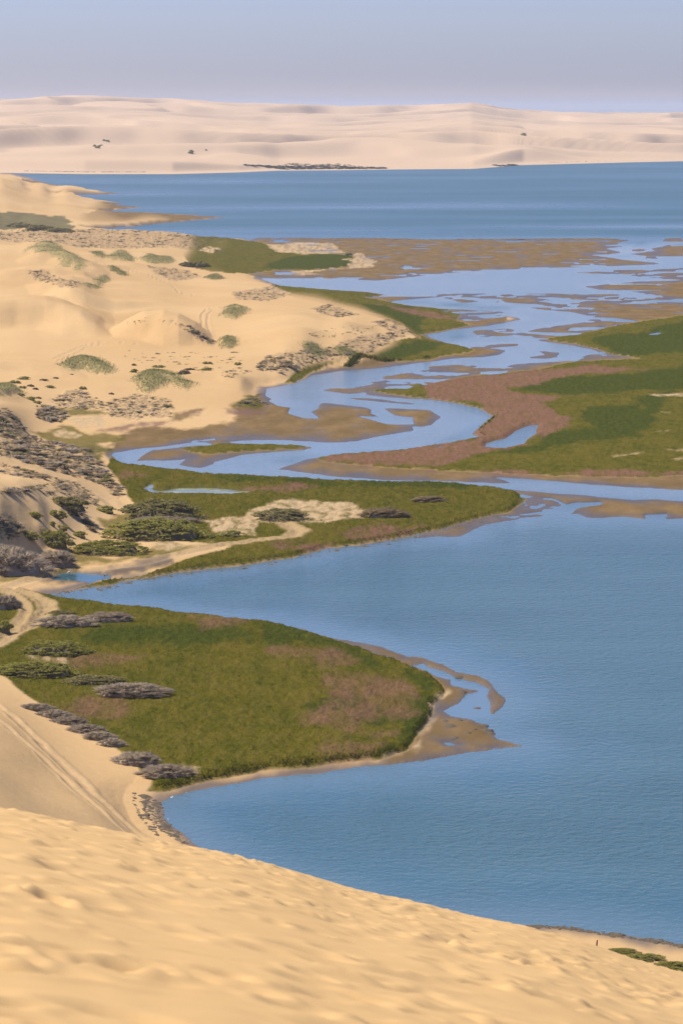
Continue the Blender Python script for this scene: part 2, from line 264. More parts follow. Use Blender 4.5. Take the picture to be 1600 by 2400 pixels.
G = np.maximum(HL, 0) + np.where(HI > 0.75, HI - 0.75, 0) + np.minimum(HL, 0)

def glook(A, X, Y):
    """bilinear lookup in a ground array"""
    X = np.asarray(X, float); Y = np.asarray(Y, float)
    c = np.clip((X / Y - us[0]) / (us[1] - us[0]), 0, NC - 1.001)
    r = np.clip(np.interp(-CAM_H / Y, -deps, np.arange(NR)), 0, NR - 1.001)
    c0 = c.astype(int); r0 = r.astype(int); fc = c - c0; fr = r - r0
    return (A[r0, c0] * (1 - fc) + A[r0, c0 + 1] * fc) * (1 - fr) + (A[r0 + 1, c0] * (1 - fc) + A[r0 + 1, c0 + 1] * fc) * fr
def at(px, py):
    """where the sight line through a photo pixel meets the ground"""
    px = np.atleast_1d(np.asarray(px, float)); py = np.atleast_1d(np.asarray(py, float))
    zt = np.linspace(34, 0.0, 120)
    X, Y = unproj(px[:, None], py[:, None], zt[None, :])
    hit = glook(G, X, Y) >= zt[None, :] - 1e-6
    hit[:, -1] = True
    k = hit.argmax(1); i = np.arange(len(px))
    return X[i, k], Y[i, k]
def gpoly(px):
    X, Y = at(px[:, 0], px[:, 1]); return np.stack([X, Y], 1)

# grass hummocks on the dunes: traced outline and mound height
HUMM = [(q1('220,440 300,390 400,335 500,355 600,420 700,460 820,525 760,530 790,570 740,605 690,600 690,540 650,560 600,575 555,560 540,500 450,450 380,440 300,410'), 1.2, 'large grass-covered hummock with a long tail, highest on the pale dunes'),
        (q1('850,430 930,425 960,490 880,490'), .5, 'small grass patch between the long-tailed hummock and the scrubby dunes'),
        (q1('970,490 1050,430 1150,425 1240,500 1190,520 1050,510'), 1.0, 'rounded brownish grass hummock in front of the scrubby dunes'),
        (q1('1290,500 1360,450 1460,475 1568,480 1600,520 1568,540 1400,545'), .8, 'low grass mound just left of the tall reeds'),
        (q1('1010,565 1080,580 1170,655 1120,650'), .5, 'thin brown grass strip on the flank of a pale dune'),
        (q1('750,745 880,720 890,680 950,655 1000,670 920,750 900,770 800,765'), .6, 'green grass spilling into the hollow behind the brightest dune crest'),
        (q2('545,300 620,245 740,218 880,235 980,285 1060,355 960,385 880,370 760,330 650,345'), 1.3, 'grey and green domed grass hummock below the curving tyre tracks'),
        (q4('40,560 110,490 220,470 370,480 480,540 560,570 640,600 550,610 540,640 420,590 380,570 330,610 260,640 170,680 110,640 110,590'), 1.4, 'bright green grass hummock, widest on the lower sand'),
        (q2('-60,500 0,490 70,485 150,515 205,545 150,560 70,580 -60,580'), 1.0, 'green grass hummock cut by the left edge, beside dark little bushes'),
        (q4('840,190 900,150 980,165 990,230 940,270 870,260'), .8, 'pale yellow-green grass tuft at the foot of the scrub-edged mound'),
        (z3('1350,630 1390,575 1440,565 1530,590 1500,610 1440,650 1380,640'), .9, 'lone olive grass hummock on smooth sand beside twin tyre ruts'),
        (z4('550,810 620,805 690,860 650,890 580,850'), .5, 'yellow-green grass patch on the bluff above the creek, nearer the grey scrub'),
        (z4('740,830 800,825 900,870 880,890 800,870'), .5, 'yellow-green grass patch on the bluff above the creek, nearer the marsh tongue'),
        (z3('1250,395 1320,370 1370,400 1320,410'), .4, 'pale grass tuft on the sand rim beside the far marsh')]
HUMw = [(gpoly(p), m, l) for p, m, l in HUMM]
HUMM_MASK = np.zeros(XX.shape); nh_ = fbm(XX * .5, YY * .25, 4, 9) * 3.5
for p, m, l in HUMw:
    q = sdpoly(p, XX, YY, 0.35)
    wd = max(1.0, 0.35 * (p[:, 0].max() - p[:, 0].min()) * 0.6)
    G = G + m * sst(-0.3 * wd, wd, q); HUMM_MASK = np.maximum(HUMM_MASK, sst(-1.4, 1.8, q + nh_))

# scrub cover on the dunes (outline, plants per photo pixel area, size in m, tone)
SCRUB = [(cat(q1('-60,240 300,230 700,220 1200,230'), z3('600,95 1000,110 1400,150 1250,200 1380,240 1000,200'), q1('1568,400 1300,400 1000,400 700,390 500,350 250,345 -60,325')), 900, .9),
         (z3('900,320 1150,350 1240,390 1050,420 950,370'), 130, .7), (q1('250,620 400,590 560,680 760,720 750,765 560,760 330,700'), 110, .7),
         (z3('690,840 1500,850 1450,960 1250,980 1100,960 900,930 700,860'), 60, .7),
         (q2('460,630 560,560 700,520 860,590 950,650 1240,560 1568,620 1568,780 1400,780 1200,800 1000,770 950,700 700,720 560,700'), 380, .6),
         (q2('330,680 500,670 620,760 560,830 400,820 330,780'), 170, .8),
         (cat(q2('-80,690 60,700 240,880 200,930 300,960 500,1010 800,1070 900,1160'), q3('900,150 1100,350 1170,440 1050,440 900,330 700,270 450,200 0,80 -80,60')), 1000, .75),
         (q3('0,150 250,200 500,260 450,290 200,270 0,230'), 60, .6), (q3('-60,400 200,370 460,330 300,410 -60,440'), 80, .6), (q3('500,270 700,320 900,480 850,530 600,420 380,440 450,380'), 130, .6), (q3('600,560 750,600 900,740 860,790 700,640 560,600'), 110, .65), (q3('-60,600 150,690 250,800 100,880 -60,850'), 120, .55),
         (z4('260,940 380,870 520,850 600,790 700,830 880,760 1000,740 1200,740 1080,800 900,880 600,920 520,950 420,990 300,960'), 330, .7),
         (z4('100,490 400,440 480,500 330,540 150,530'), 110, .7), (z4('590,580 700,560 900,620 760,640 640,610'), 100, .7), (z4('950,660 1100,650 1250,740 1100,740'), 60, .7),
         (q4('380,20 480,50 620,90 830,190 780,250 700,210 640,200 520,100'), 150, .6), (q4('1170,440 1260,340 1380,340 1568,430 1540,470 1400,460 1200,470'), 150, .65), (q4('840,480 1050,440 1160,490 1000,520 900,560'), 35, .6),
         (q4('960,790 1150,700 1280,780 1180,790 1000,800'), 80, .6), (q4('0,20 190,20 370,15 370,25 190,40 0,70'), 25, .5), (z4('560,740 760,700 1000,690 900,740 600,780'), 50, .6)]
SCRw = [(gpoly(p), n_, s_) for p, n_, s_ in SCRUB]
SCRM = np.zeros(XX.shape); ns_ = fbm(XX * .4, YY * .3, 3, 12) * 3
for k_, (p, n_, s_) in enumerate(SCRw):
    if k_ in (3, 18, 20, 21): continue
    SCRM = np.maximum(SCRM, sst(-0.5, 1.5, sdpoly(p, XX, YY, 0.35) + ns_))
G = G + SCRM * (np.abs(fbm(XX / 5.5, YY / 7, 3, 31)) * 1.6 - 0.2)

# marsh surface: tussocky, ponds and tidal mottling cut in
MARSH = np.zeros(XX.shape)
for q in MSD: MARSH = np.maximum(MARSH, sst(-0.2, 0.5, q))
MARSH = MARSH * (1 - sst(1.6, 2.6, HI + 0 * HI))
tus = fbm(XX / 1.3, YY / 2.2, 3, 41)
G = G + MARSH * (tus * 0.28 + fbm(XX / 5, YY / 9, 4, 43) * 0.24)
WX2, WY2 = warp(XX, YY, 0.45, 7)
ALG = sdpoly(wpoly(ALGAE_POND), WX2, WY2, 0.35); HER = sdpoly(wpoly(HERON_POND), WX2, WY2, 0.35)
for q in [sdpoly(wpoly(p), WX2, WY2, 0.35) for p in PONDS] + [ALG, HER]:
    bw = np.clip(.9 * (YY / 600) ** 1.6, .5, 2.6); e_ = sst(-bw * 1.3, bw * .5, q); G = np.where(G > -.2, G * (1 - e_) - .2 * e_, G)
TID = np.zeros(XX.shape)
for p in TIDAL: TID = np.maximum(TID, sst(-1.0, 1.5, sdpoly(wpoly(p), WX2, WY2, 0.25)))
tn = fbm(XX / YY * 75, np.log(YY) * 75, 4, 51)
G = np.where(TID > 0.02, G * (1 - TID) + TID * (0.02 + tn * 0.5), G)
pl_ = sst(.20, .30, fbm(XX / YY * 48, np.log(YY) * 85, 4, 57)) * MUDM * (1 - MARSH) * (1 - sst(.6, 1.2, HI)) * sst(900, 1100, YY) * .8; G = G - pl_ * .42
flat = (G > 0.05) & (MARSH < 0.5) & (HI < 1)
G = G + np.where(flat, fbm(XX / 14, YY / 30, 3, 55) * 0.06, 0)

# vehicle tracks: sunken ruts, light sand
TRK = [(q3('-80,90 150,140 400,205 650,290 800,370 950,460 1060,545'), 2.6), (y1('-60,210 60,215 180,245 280,300 300,340 200,430 80,500 -40,560'), 1.7), (y1('-60,205 40,230 150,300 165,350 120,420 40,490 -60,540'), 1.3),
       (cat(y1('60,200 300,140 620,100 850,60 1060,10'), z7('100,980 300,960 480,935 530,900 440,860 330,840')), 2.2), (y4('-40,130 60,200 200,330 400,520 600,710 760,860 860,950'), 1.3), (y4('-60,200 90,310 250,450 420,610 560,740 740,900'), 1.1),
       (z3('330,890 430,850 520,810 620,790 720,790 860,800'), .8), (z3('350,905 450,865 560,815 640,800'), .8), (z3('1240,700 1235,620 1260,590 1370,575'), .9), (z3('1300,750 1270,680 1275,620 1310,590'), .9), (z3('600,300 800,350 1000,420 1060,450 1100,490 1220,510'), 1.0)]
TRM = np.zeros(XX.shape)
def polydist(pl, X, Y, margin=8):
    d = np.full(X.shape, margin * 1.0)
    m = (X > pl[:, 0].min() - margin) & (X < pl[:, 0].max() + margin) & (Y > pl[:, 1].min() - 3 * margin) & (Y < pl[:, 1].max() + 3 * margin)
    x, y = X[m], Y[m]; dd = np.full(x.shape, 1e9)
    for i in range(1, len(pl)):
        a, b = pl[i - 1], pl[i]; e = b - a
        t = np.clip(((x - a[0]) * e[0] + (y - a[1]) * e[1]) / (e @ e + 1e-9), 0, 1)
        dd = np.minimum(dd, (x - a[0] - t * e[0]) ** 2 + (y - a[1] - t * e[1]) ** 2)
    d[m] = np.minimum(np.sqrt(dd), margin); return d
GT = G.copy(); nt_ = XX + fbm(XX / 6, YY / 6, 2, 61) * .8
for pl, wd in TRK:
    w = gpoly(pl); q = polydist(w, nt_, YY)
    TRM = np.maximum(TRM, 1 - sst(wd * 0.7, wd * 1.4, q))
    GT = GT - 0.26 * (1 - sst(wd * .15, wd * 0.7, q)) + 0.12 * (1 - sst(0, wd * .5, np.abs(q - wd * 0.95)))
G = GT

# cover masks
WX3, WY3 = warp(XX, YY, 1.3, 13)
nk1, nk2 = fbm(XX * .5, YY * .2, 3, 17) * 1.2, fbm(XX * .10, YY * .035, 4, 19)
def mask(polys, soft=1.5, wob_=0.0):
    m = np.zeros(XX.shape)
    for p in polys:
        m = np.maximum(m, sst(-soft, soft, sdpoly(gpoly(p), WX3, WY3, 0.25, 8.0) + nk1 * soft + nk2 * wob_))
    return m
REDM, DARKM, SANDM = mask(RED, 1.0, 2.6), mask(DARK, 1.0, 3.0), mask(SANDP, 0.6, 1.2)
SANDM = SANDM * (.45 + .55 * sst(-.25, .1, fbm(XX / 2.5, YY / 6, 4, 23)))
REDM = REDM * (.55 + .45 * sst(-.3, .2, fbm(XX / 3, YY / 9, 4, 27)))
REDM = REDM * (1 - .25 * sst(-1, 2, MSD[0])) * (1 + .3 * sst(-1, 2, MSD[2])); REDM = np.clip(REDM, 0, 1)
lowsand = LEFTM * (1 - sst(0.9, 2.2, HI)) * (1 - MARSH)
eastm = mask([cat(P('330,1004 430,1005 540,988 600,930 640,905 680,925 800,940 1060,950 1060,1000 800,1050 480,1050 262,1072 258,1040'))], 1.6, 4.0)
MUDM = np.clip(np.maximum(MUDM * (1 - MARSH), eastm * (1 - MARSH)), 0, 1)
mudz = mask([z4('380,430 1600,480 1800,640 1800,880 1000,960 560,1020 600,985 900,900 1270,770 1150,690 700,560 480,520'), z1('250,505 600,540 660,560 480,572 1050,605 640,645 380,655 300,620 350,590 460,575 280,545 100,500'),
             z1('100,430 580,495 250,500 120,490 200,470')], .5)
MUDM = np.maximum(MUDM, TID * (1 - MARSH))
MUDM = np.maximum(MUDM, mudz * (1 - MARSH) * (1 - sst(1.2, 3.0, HI)))
TURF = mask([q2('270,930 420,905 560,865 640,865 780,920 1150,960 1160,990 900,1030 1020,1080 960,1120 900,1120 1000,1250 800,1100 500,1010'), z6('420,1010 700,1060 930,1030 1000,970 1250,965 1568,935 1568,960 1200,1010 900,1070 680,1100 500,1090'),
             z6('700,690 800,780 1260,840 1300,900 1240,960 950,960 640,940 600,830 740,790'), z6('0,1180 120,1190 300,1150 480,1120 480,1150 250,1195 0,1215'), q2('560,700 950,705 980,760 620,790'), q4('380,900 560,850 690,830 560,920 400,930'), q4('960,790 1180,700 1290,780 1200,820 1000,810')], .8, 2.2)
MARSH = np.maximum(MARSH, TURF * .8)
THICK = mask([q1('-60,60 130,65 300,90 600,110 640,190 700,215 560,235 300,200 -60,225')], .8, 2.5)
poolm = mask([q3('380,1205 560,1143 760,1125 1000,1085 1400,1030 1568,1000 1568,1060 1300,1120 1050,1190 850,1242 450,1240')], .9, 1.6)
MUDM = np.maximum(MUDM, poolm)
WET = (1 - sst(0.03, 0.30, G + fbm(XX / 10, YY / 45, 4, 71) * 0.30)); WET = np.maximum(WET, poolm * .6)
scz = SCRM * 0.9
# ------------------------------------------------------------------ mesh helpers
def mk(name, V, Fc, mat, parent=None, attrs=None, smooth=True):
    me = bpy.data.meshes.new(name)
    V = np.asarray(V, np.float32); Fc = np.asarray(Fc, np.int32); k = Fc.shape[1]
    me.vertices.add(len(V)); me.vertices.foreach_set('co', V.ravel())
    me.loops.add(Fc.size); me.loops.foreach_set('vertex_index', Fc.ravel())
    me.polygons.add(len(Fc)); me.polygons.foreach_set('loop_start', np.arange(0, Fc.size, k, dtype=np.int32))
    if smooth: me.polygons.foreach_set('use_smooth', np.ones(len(Fc), bool))
    for an, arr in (attrs or {}).items():
        a = me.color_attributes.new(an, 'FLOAT_COLOR', 'POINT'); a.data.foreach_set('color', np.asarray(arr, np.float32).ravel())
    me.update(calc_edges=True)
    if mat: me.materials.append(mat)
    o = bpy.data.objects.new(name, me); C.objects.link(o)
    if parent: o.parent = parent
    return o
def tag(o, label, category, group=None, kind=None):
    o['label'] = label; o['category'] = category
    if group: o['group'] = group
    if kind: o['kind'] = kind
    return o
def empty(name, loc, rz=0):
    o = bpy.data.objects.new(name, None); C.objects.link(o); o.location = loc; o.rotation_euler = (0, 0, rz); o.empty_display_size = .2
    return o
def gridfaces(nr, nc):
    i = np.arange(nr * nc).reshape(nr, nc)
    return np.stack([i[:-1, :-1], i[:-1, 1:], i[1:, 1:], i[1:, :-1]], -1).reshape(-1, 4)

# ------------------------------------------------------------------ materials
class N:
    def __init__(s, name):
        s.m = bpy.data.materials.new(name); s.m.use_nodes = True; s.t = s.m.node_tree; s.b = s.t.nodes['Principled BSDF']; s.out = s.t.nodes['Material Output']
        s.geo = s.t.nodes.new('ShaderNodeNewGeometry')
    def link(s, a, b): s.t.links.new(a, b)
    def noise(s, scale, detail=4, rough=.55, stretch=(1, 1, 1), src=None):
        mp = s.t.nodes.new('ShaderNodeMapping'); mp.inputs['Scale'].default_value = stretch
        s.link(src or s.geo.outputs['Position'], mp.inputs['Vector'])
        n_ = s.t.nodes.new('ShaderNodeTexNoise'); n_.inputs['Scale'].default_value = scale; n_.inputs['Detail'].default_value = detail; n_.inputs['Roughness'].default_value = rough
        s.link(mp.outputs[0], n_.inputs['Vector']); return n_.outputs['Fac']
    def ramp(s, fac, stops):
        r = s.t.nodes.new('ShaderNodeValToRGB'); e = r.color_ramp.elements
        while len(e) < len(stops): e.new(0.5)
        for i, (p, c) in enumerate(stops): e[i].position = p; e[i].color = (*c, 1) if len(c) == 3 else c
        s.link(fac, r.inputs[0]); return r.outputs[0]
    def mix(s, fac, a, b, mode='MIX'):
        m = s.t.nodes.new('ShaderNodeMix'); m.data_type = 'RGBA'; m.blend_type = mode; m.clamp_factor = True
        for v, k in ((fac, 'Factor'), (a, 'A'), (b, 'B')):
            i = m.inputs[k]
            if isinstance(v, (int, float)): i.default_value = v
            elif isinstance(v, tuple): i.default_value = (*v, 1)
            else: s.link(v, i)
        return m.outputs['Result']
    def math(s, op, a, b=None, c=None):
        m = s.t.nodes.new('ShaderNodeMath'); m.operation = op
        for i, v in enumerate((a, b, c)):
            if v is None: continue
            if isinstance(v, (int, float)): m.inputs[i].default_value = v
            else: s.link(v, m.inputs[i])
        return m.outputs[0]
    def attr(s, name):
        a = s.t.nodes.new('ShaderNodeAttribute'); a.attribute_name = name
        sp = s.t.nodes.new('ShaderNodeSeparateColor'); s.link(a.outputs['Color'], sp.inputs[0]); return sp.outputs[0], sp.outputs[1], sp.outputs[2], a.outputs['Alpha']
    def bump(s, h, strength, dist, normal=None):
        b = s.t.nodes.new('ShaderNodeBump'); b.inputs['Distance'].default_value = dist
        if isinstance(strength, (int, float)): b.inputs['Strength'].default_value = strength
        else: s.link(strength, b.inputs['Strength'])
        s.link(h, b.inputs['Height'])
        if normal: s.link(normal, b.inputs['Normal'])
        return b.outputs[0]

SAND_A, SAND_B, SAND_C = (0.55, 0.350, 0.150), (0.62, 0.412, 0.190), (0.67, 0.468, 0.232)
def sand_color(m):
    n1 = m.noise(0.012, 5, .6); n2 = m.noise(0.6, 4, .6)
    c = m.ramp(n1, [(.3, SAND_A), (.55, SAND_B), (.8, SAND_C)])
    return m.mix(0.25, c, m.ramp(n2, [(.3, SAND_A), (.7, SAND_C)]))
def ground_material():
    m = N('lagoon ground')
    marsh, red, mud, dark = m.attr('cover'); wet, scrub, pale, track = m.attr('state'); dgrass, thick, _, _ = m.attr('extra')
    c = sand_color(m)
    nb = m.noise(0.9, 5, .65, (1, .6, 1)); nm = m.noise(0.14, 7, .66, (1, .40, 1)); nf = m.noise(3.5, 4, .7, (1, .6, 1))
    c = m.mix(m.math('MULTIPLY', scrub, m.ramp(nb, [(.38, (0, 0, 0)), (.6, (.85, .85, .85))])), c, (0.27, 0.20, 0.12))
    mudc = m.ramp(nm, [(.25, (0.145, 0.096, 0.040)), (.5, (0.20, 0.132, 0.056)), (.75, (0.28, 0.182, 0.078))])
    c = m.mix(mud, c, mudc)
    gr = m.ramp(nm, [(.28, (0.062, 0.070, 0.005)), (.45, (0.092, 0.088, 0.006)), (.6, (0.122, 0.102, 0.009)), (.78, (0.158, 0.112, 0.020))])
    n2_ = m.noise(.5, 4, .6, (1, .4, 1)); gr = m.mix(m.ramp(n2_, [(.45, (0, 0, 0)), (.62, (.55, .55, .55))]), gr, (0.150, 0.118, 0.022)); gr = m.mix(m.ramp(n2_, [(.36, (.5, .5, .5)), (.46, (0, 0, 0))]), gr, (0.060, 0.068, 0.008))
    gr = m.mix(m.ramp(nb, [(.40, (0, 0, 0)), (.75, (.6, .6, .6))]), gr, (0.165, 0.132, 0.030))
    gr = m.mix(m.math('MULTIPLY', dark, 0.9), gr, m.ramp(nb, [(.3, (0.040, 0.055, 0.007)), (.7, (0.075, 0.088, 0.012))]))
    gr = m.mix(m.math('MULTIPLY', red, 0.85), gr, m.ramp(nb, [(.3, (0.205, 0.100, 0.062)), (.7, (0.265, 0.138, 0.088))]))
    gr = m.mix(m.ramp(nf, [(.30, (.5, .5, .5)), (.46, (0, 0, 0))]), gr, (0.045, 0.05, 0.018))
    c = m.mix(marsh, c, gr)
    c = m.mix(m.math('MULTIPLY', red, m.math('MULTIPLY', m.math('SUBTRACT', 1.0, marsh), .8)), c, (0.20, 0.115, 0.085))
    c = m.mix(m.math('MULTIPLY', thick, .9), c, m.ramp(nm, [(.3, (0.10, 0.10, 0.045)), (.7, (0.17, 0.15, 0.07))]))
    c = m.mix(m.math('MULTIPLY', dgrass, .65), c, m.ramp(nb, [(.3, (0.20, 0.20, 0.07)), (.7, (0.34, 0.31, 0.13))]))
    c = m.mix(pale, c, m.ramp(nb, [(.3, (0.43, 0.30, 0.155)), (.7, (0.62, 0.45, 0.24))]))
    c = m.mix(m.math('MULTIPLY', track, .75), c, m.ramp(nb, [(.3, (0.48, 0.325, 0.160)), (.7, (0.60, 0.42, 0.215))]))
    wetf = m.math('MULTIPLY', wet, m.math('SUBTRACT', 1.0, m.math('MULTIPLY', marsh, .8)))
    c = m.mix(m.math('MULTIPLY', wetf, .85), c, m.ramp(nm, [(.3, (0.085, 0.066, 0.044)), (.7, (0.135, 0.100, 0.064))]))
    m.link(c, m.b.inputs['Base Color'])
    r = m.math('SUBTRACT', 0.95, m.math('MULTIPLY', wetf, 0.5)); m.link(r, m.b.inputs['Roughness'])
    m.link(m.math('MULTIPLY', wetf, .4), m.b.inputs['Specular IOR Level'])
    bs = m.math('ADD', 0.20, m.math('MULTIPLY', m.math('MAXIMUM', marsh, scrub), 0.6))
    m.link(m.bump(nb, bs, 0.5, m.bump(nf, bs, 0.15)), m.b.inputs['Normal'])
    return m.m
M_GROUND = ground_material()

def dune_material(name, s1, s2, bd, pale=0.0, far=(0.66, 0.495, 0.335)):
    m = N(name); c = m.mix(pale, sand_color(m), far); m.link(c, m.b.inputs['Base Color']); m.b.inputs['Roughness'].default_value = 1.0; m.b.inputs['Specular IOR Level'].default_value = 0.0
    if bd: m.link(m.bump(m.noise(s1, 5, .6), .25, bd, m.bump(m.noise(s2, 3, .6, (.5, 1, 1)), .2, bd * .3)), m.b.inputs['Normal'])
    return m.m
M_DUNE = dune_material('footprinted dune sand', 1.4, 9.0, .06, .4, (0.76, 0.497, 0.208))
M_FAR = dune_material('haze-whitened dune sand', .02, .09, 0, .75)  # sand colour whitened to add to the haze over the far range

def water_material():
    m = N('lagoon water')
    shoal_sky, calm, algae, fetch = m.attr('water')
    big = m.noise(0.006, 4, .55, (.30, 1, 1)); mid = m.noise(.035, 4, .6, (.3, 1, 1))
    deep = m.ramp(mid, [(.3, (0.045, 0.118, 0.140)), (.7, (0.068, 0.156, 0.178))])
    c = m.mix(shoal_sky, deep, (0.215, 0.290, 0.335))  # pale tint: shallows, plus reflected sky painted into creek and pool
    c = m.mix(algae, c, m.ramp(m.noise(.35, 3, .5, (.5, 1, 1)), [(.42, (0.16, 0.17, 0.11)), (.55, (0.34, 0.33, 0.06))]))
    m.link(c, m.b.inputs['Base Color']); m.b.inputs['IOR'].default_value = 1.333
    ro = m.math('ADD', 0.06, m.math('MULTIPLY', m.math('SUBTRACT', 1.0, calm), m.math('ADD', m.math('MULTIPLY', big, .25), m.math('MULTIPLY', fetch, .20)))); m.link(ro, m.b.inputs['Roughness'])
    w1 = m.noise(.85, 3, .6, (.9, 1.0, 1)); w2 = m.noise(.22, 3, .55, (.6, 1.3, 1)); w3 = m.noise(1.9, 2, .5, (.8, 1.2, 1))
    h = m.math('ADD', m.math('MULTIPLY', w1, 1.15), m.math('ADD', m.math('MULTIPLY', w2, .6), m.math('MULTIPLY', w3, .22)))
    st = m.math('MULTIPLY', m.math('SUBTRACT', 1.0, m.math('MULTIPLY', calm, .93)), m.math('ADD', .25, m.math('MULTIPLY', big, .75)))
    m.link(m.bump(h, st, 0.60), m.b.inputs['Normal'])
    return m.m
M_WATER = water_material()

# ------------------------------------------------------------------ setting: ground sheets by kind of cover
extra = np.stack([HUMM_MASK, THICK, 0 * G, 0 * G], -1).reshape(-1, 4)
cover = np.stack([MARSH, REDM, MUDM, DARKM], -1).reshape(-1, 4)
state = np.stack([WET, scz, SANDM, TRM * (1 - WET * .3)], -1).reshape(-1, 4)
V = np.stack([XX, YY, G], -1).reshape(-1, 3)
FQ = gridfaces(NR, NC)
fh = V[:, 2][FQ]; FQ = FQ[fh.max(1) > -0.35]
cls = np.zeros(XX.shape, int)                                             # 0 dunes and beach
names = {0: ('sand_dunes', 'pale sand dunes and beach rising along the left side of the lagoon', 'dunes'),
         1: ('mud_flat', 'brown tidal mud flats and bars between the water channels', 'mud flat'),
         2: ('marsh', 'broad green and brown salt marsh tongue pointing into the near bay', 'marsh'),
         3: ('marsh', 'narrow olive marsh spit between the winding creek and the near bay', 'marsh'),
         4: ('marsh', 'wide red and green salt marsh right of the winding creek', 'marsh'),
         5: ('marsh', 'green marsh tongue and fringe along the foot of the dune bluff', 'marsh'),
         6: ('marsh', 'small dark grassy islet lying in the creek bend', 'marsh'),
         7: ('marsh', 'dull green marsh flat below the far scrubby dunes', 'marsh')}
cls[(MUDM > .5)] = 1
for k, q in zip((2, 3, 4, 5, 5, 6, 7), MSD): cls[(q > 0) & (MARSH > .4)] = k
fc = cls.ravel()[FQ]; fcl = np.sort(fc, 1)[:, 2]
for k, (nm_, lb, ct) in names.items():
    f = FQ[fcl == k]
    if not len(f): continue
    ids, inv = np.unique(f, return_inverse=True)
    o = mk(nm_, V[ids], inv.reshape(-1, 4), M_GROUND, attrs={'cover': cover[ids], 'state': state[ids], 'extra': extra[ids]})
    tag(o, lb, ct, kind='structure')

# water: one sheet to the horizon, finer where the photo looks
wr = np.concatenate([[0.9], deps[::3], [0.0150, 0.012, 0.0085, .006, .004, .002, .0009, .00045, .00022]])
wc = np.concatenate([[-2.5, -.8, -.3], us[::3], [.3, .8, 2.5]])
WYY = (CAM_H / wr)[:, None] * np.ones(len(wc)); WXX = wc[None, :] * WYY
gi = glook(G, np.clip(WXX, -0.161 * WYY, .161 * WYY), WYY); ld = glook(LAND, np.clip(WXX, -0.161 * WYY, .161 * WYY), WYY)
shal_sky = sst(-0.95, -0.02, gi) * 0.9
calm = np.clip(sst(-22, -2, ld + fbm(WXX / 12, WYY / 50, 3, 83) * 8) * .75 + .10 * sst(-.05, .35, fbm(WXX / 30, WYY / 140, 3, 85)), 0, 1)
chan = sdpoly(wpoly(P('240,1040 600,900 640,880 900,850 1190,760 1190,720 900,700 600,660 600,640 1000,625 1600,560 1700,640 1400,760 1420,830 1000,930 1160,980 1000,1050 650,1080 800,1110 1600,1130 1700,1180 1400,1165 900,1135 300,1110')), WXX, WYY, .25)
calm = np.maximum(calm, sst(-3, 3, chan) * .60)
alg = sst(-.3, .3, glook(ALG, np.clip(WXX, -0.161 * WYY, .161 * WYY), WYY))
calm = np.maximum(calm, np.maximum(alg, sst(-1, 0, glook(HER, np.clip(WXX, -0.161 * WYY, .161 * WYY), WYY))))
far = sst(1700, 1900, WYY); calm = calm * (1 - far) + far * np.clip(.10 + .30 * (1 - sst(1900, 2700, WYY)) + fbm(WXX / 900, np.log(WYY) * 16, 4, 81) * 1.1, 0, 1)
shal_sky = np.maximum(shal_sky * .35, sst(-3, 3, chan) * .78) * (1 - sst(-1, 0, glook(HER, np.clip(WXX, -0.161 * WYY, .161 * WYY), WYY)))  # creek colour lightened to stand in for sky reflected there
pool = sst(-1, .6, sdpoly(wpoly(y3('200,410 410,500 640,560 660,740 480,755 345,705 450,640 560,575 420,560 300,480')), WXX, WYY, .25)); calm = np.maximum(calm, pool); shal_sky = np.maximum(shal_sky, pool * .55)  # calm pool: its pale reflection is partly painted into the water colour
wa = np.stack([shal_sky * (1 - far), calm, alg, sst(600, 2200, WYY)], -1).reshape(-1, 4)
o = mk('water', np.stack([WXX, WYY, np.zeros_like(WXX)], -1).reshape(-1, 3), gridfaces(len(wr), len(wc)), M_WATER, attrs={'water': wa})
tag(o, 'blue lagoon and winding creek water reaching out to the sea', 'water', kind='structure')

# distant dunes across the lagoon
nfc, nfr = 520, 380
fu = np.linspace(-.19, .19, nfc); upx = 800 + fu * F
shore_y = np.interp(upx, [-600, 0, 204, 408, 561, 653, 800, 953, 1106, 1223, 1310, 1463, 1600, 2000], [402, 404, 407, 407, 403, 399, 398, 396, 395, 386, 384, 380, 377, 368])
dsh = unproj(800 + 0 * shore_y, shore_y)[1]
tt = np.concatenate([np.linspace(-60, 400, 80), np.linspace(425, 6500, 250), np.linspace(6600, 10900, 50)])
FY = dsh[None, :] + tt[:, None] + 0 * fu[None, :]; FX = fu[None, :] * FY; T = tt[:, None] + 0 * FX
top = np.interp(upx, [-600, 0, 130, 250, 420, 550, 700, 800, 1000, 1100, 1160, 1300, 1600, 2000], [125, 112, 117, 108, 100, 90, 92, 84, 90, 95, 82, 70, 66, 62])[None, :]
w1 = fbm(FX / 900, FY / 1400, 3, 91); w2 = fbm(FX / 300, FY / 500, 3, 95)
ridge = slip((0.45 * FX - 0.9 * FY) / 620 + w1 * 2.2 + w2 * .4, .20) * (0.55 + 0.9 * sst(-.3, .4, fbm(FX / 1200, FY / 1800, 2, 99)))
ridge2 = slip((0.7 * FX - 0.7 * FY) / 260 + w2 * 1.2 + w1, .32) * sst(-.1, .4, fbm(FX / 500, FY / 800, 2, 103))
top = top - 17
FZ = top * 0.86 * sst(-300, 5200, T) ** .85 * 1.0 + (ridge * 21 + ridge2 * 5) * sst(40, 900, T)
front = np.interp(upx, [-600, 0, 300, 450, 600, 655, 700, 2000], [15, 14, 14, 11, 4, 0, 0, 0])[None, :]
FZ = FZ + front * sst(25, 75, T) * (1 - .5 * sst(100, 500, T))
b1 = np.exp(-((upx[None, :] - 1240 + T * .1) / 95) ** 2) * sst(60, 190, T) * (1 - sst(190, 700, T)) * 18
FZ = FZ + b1
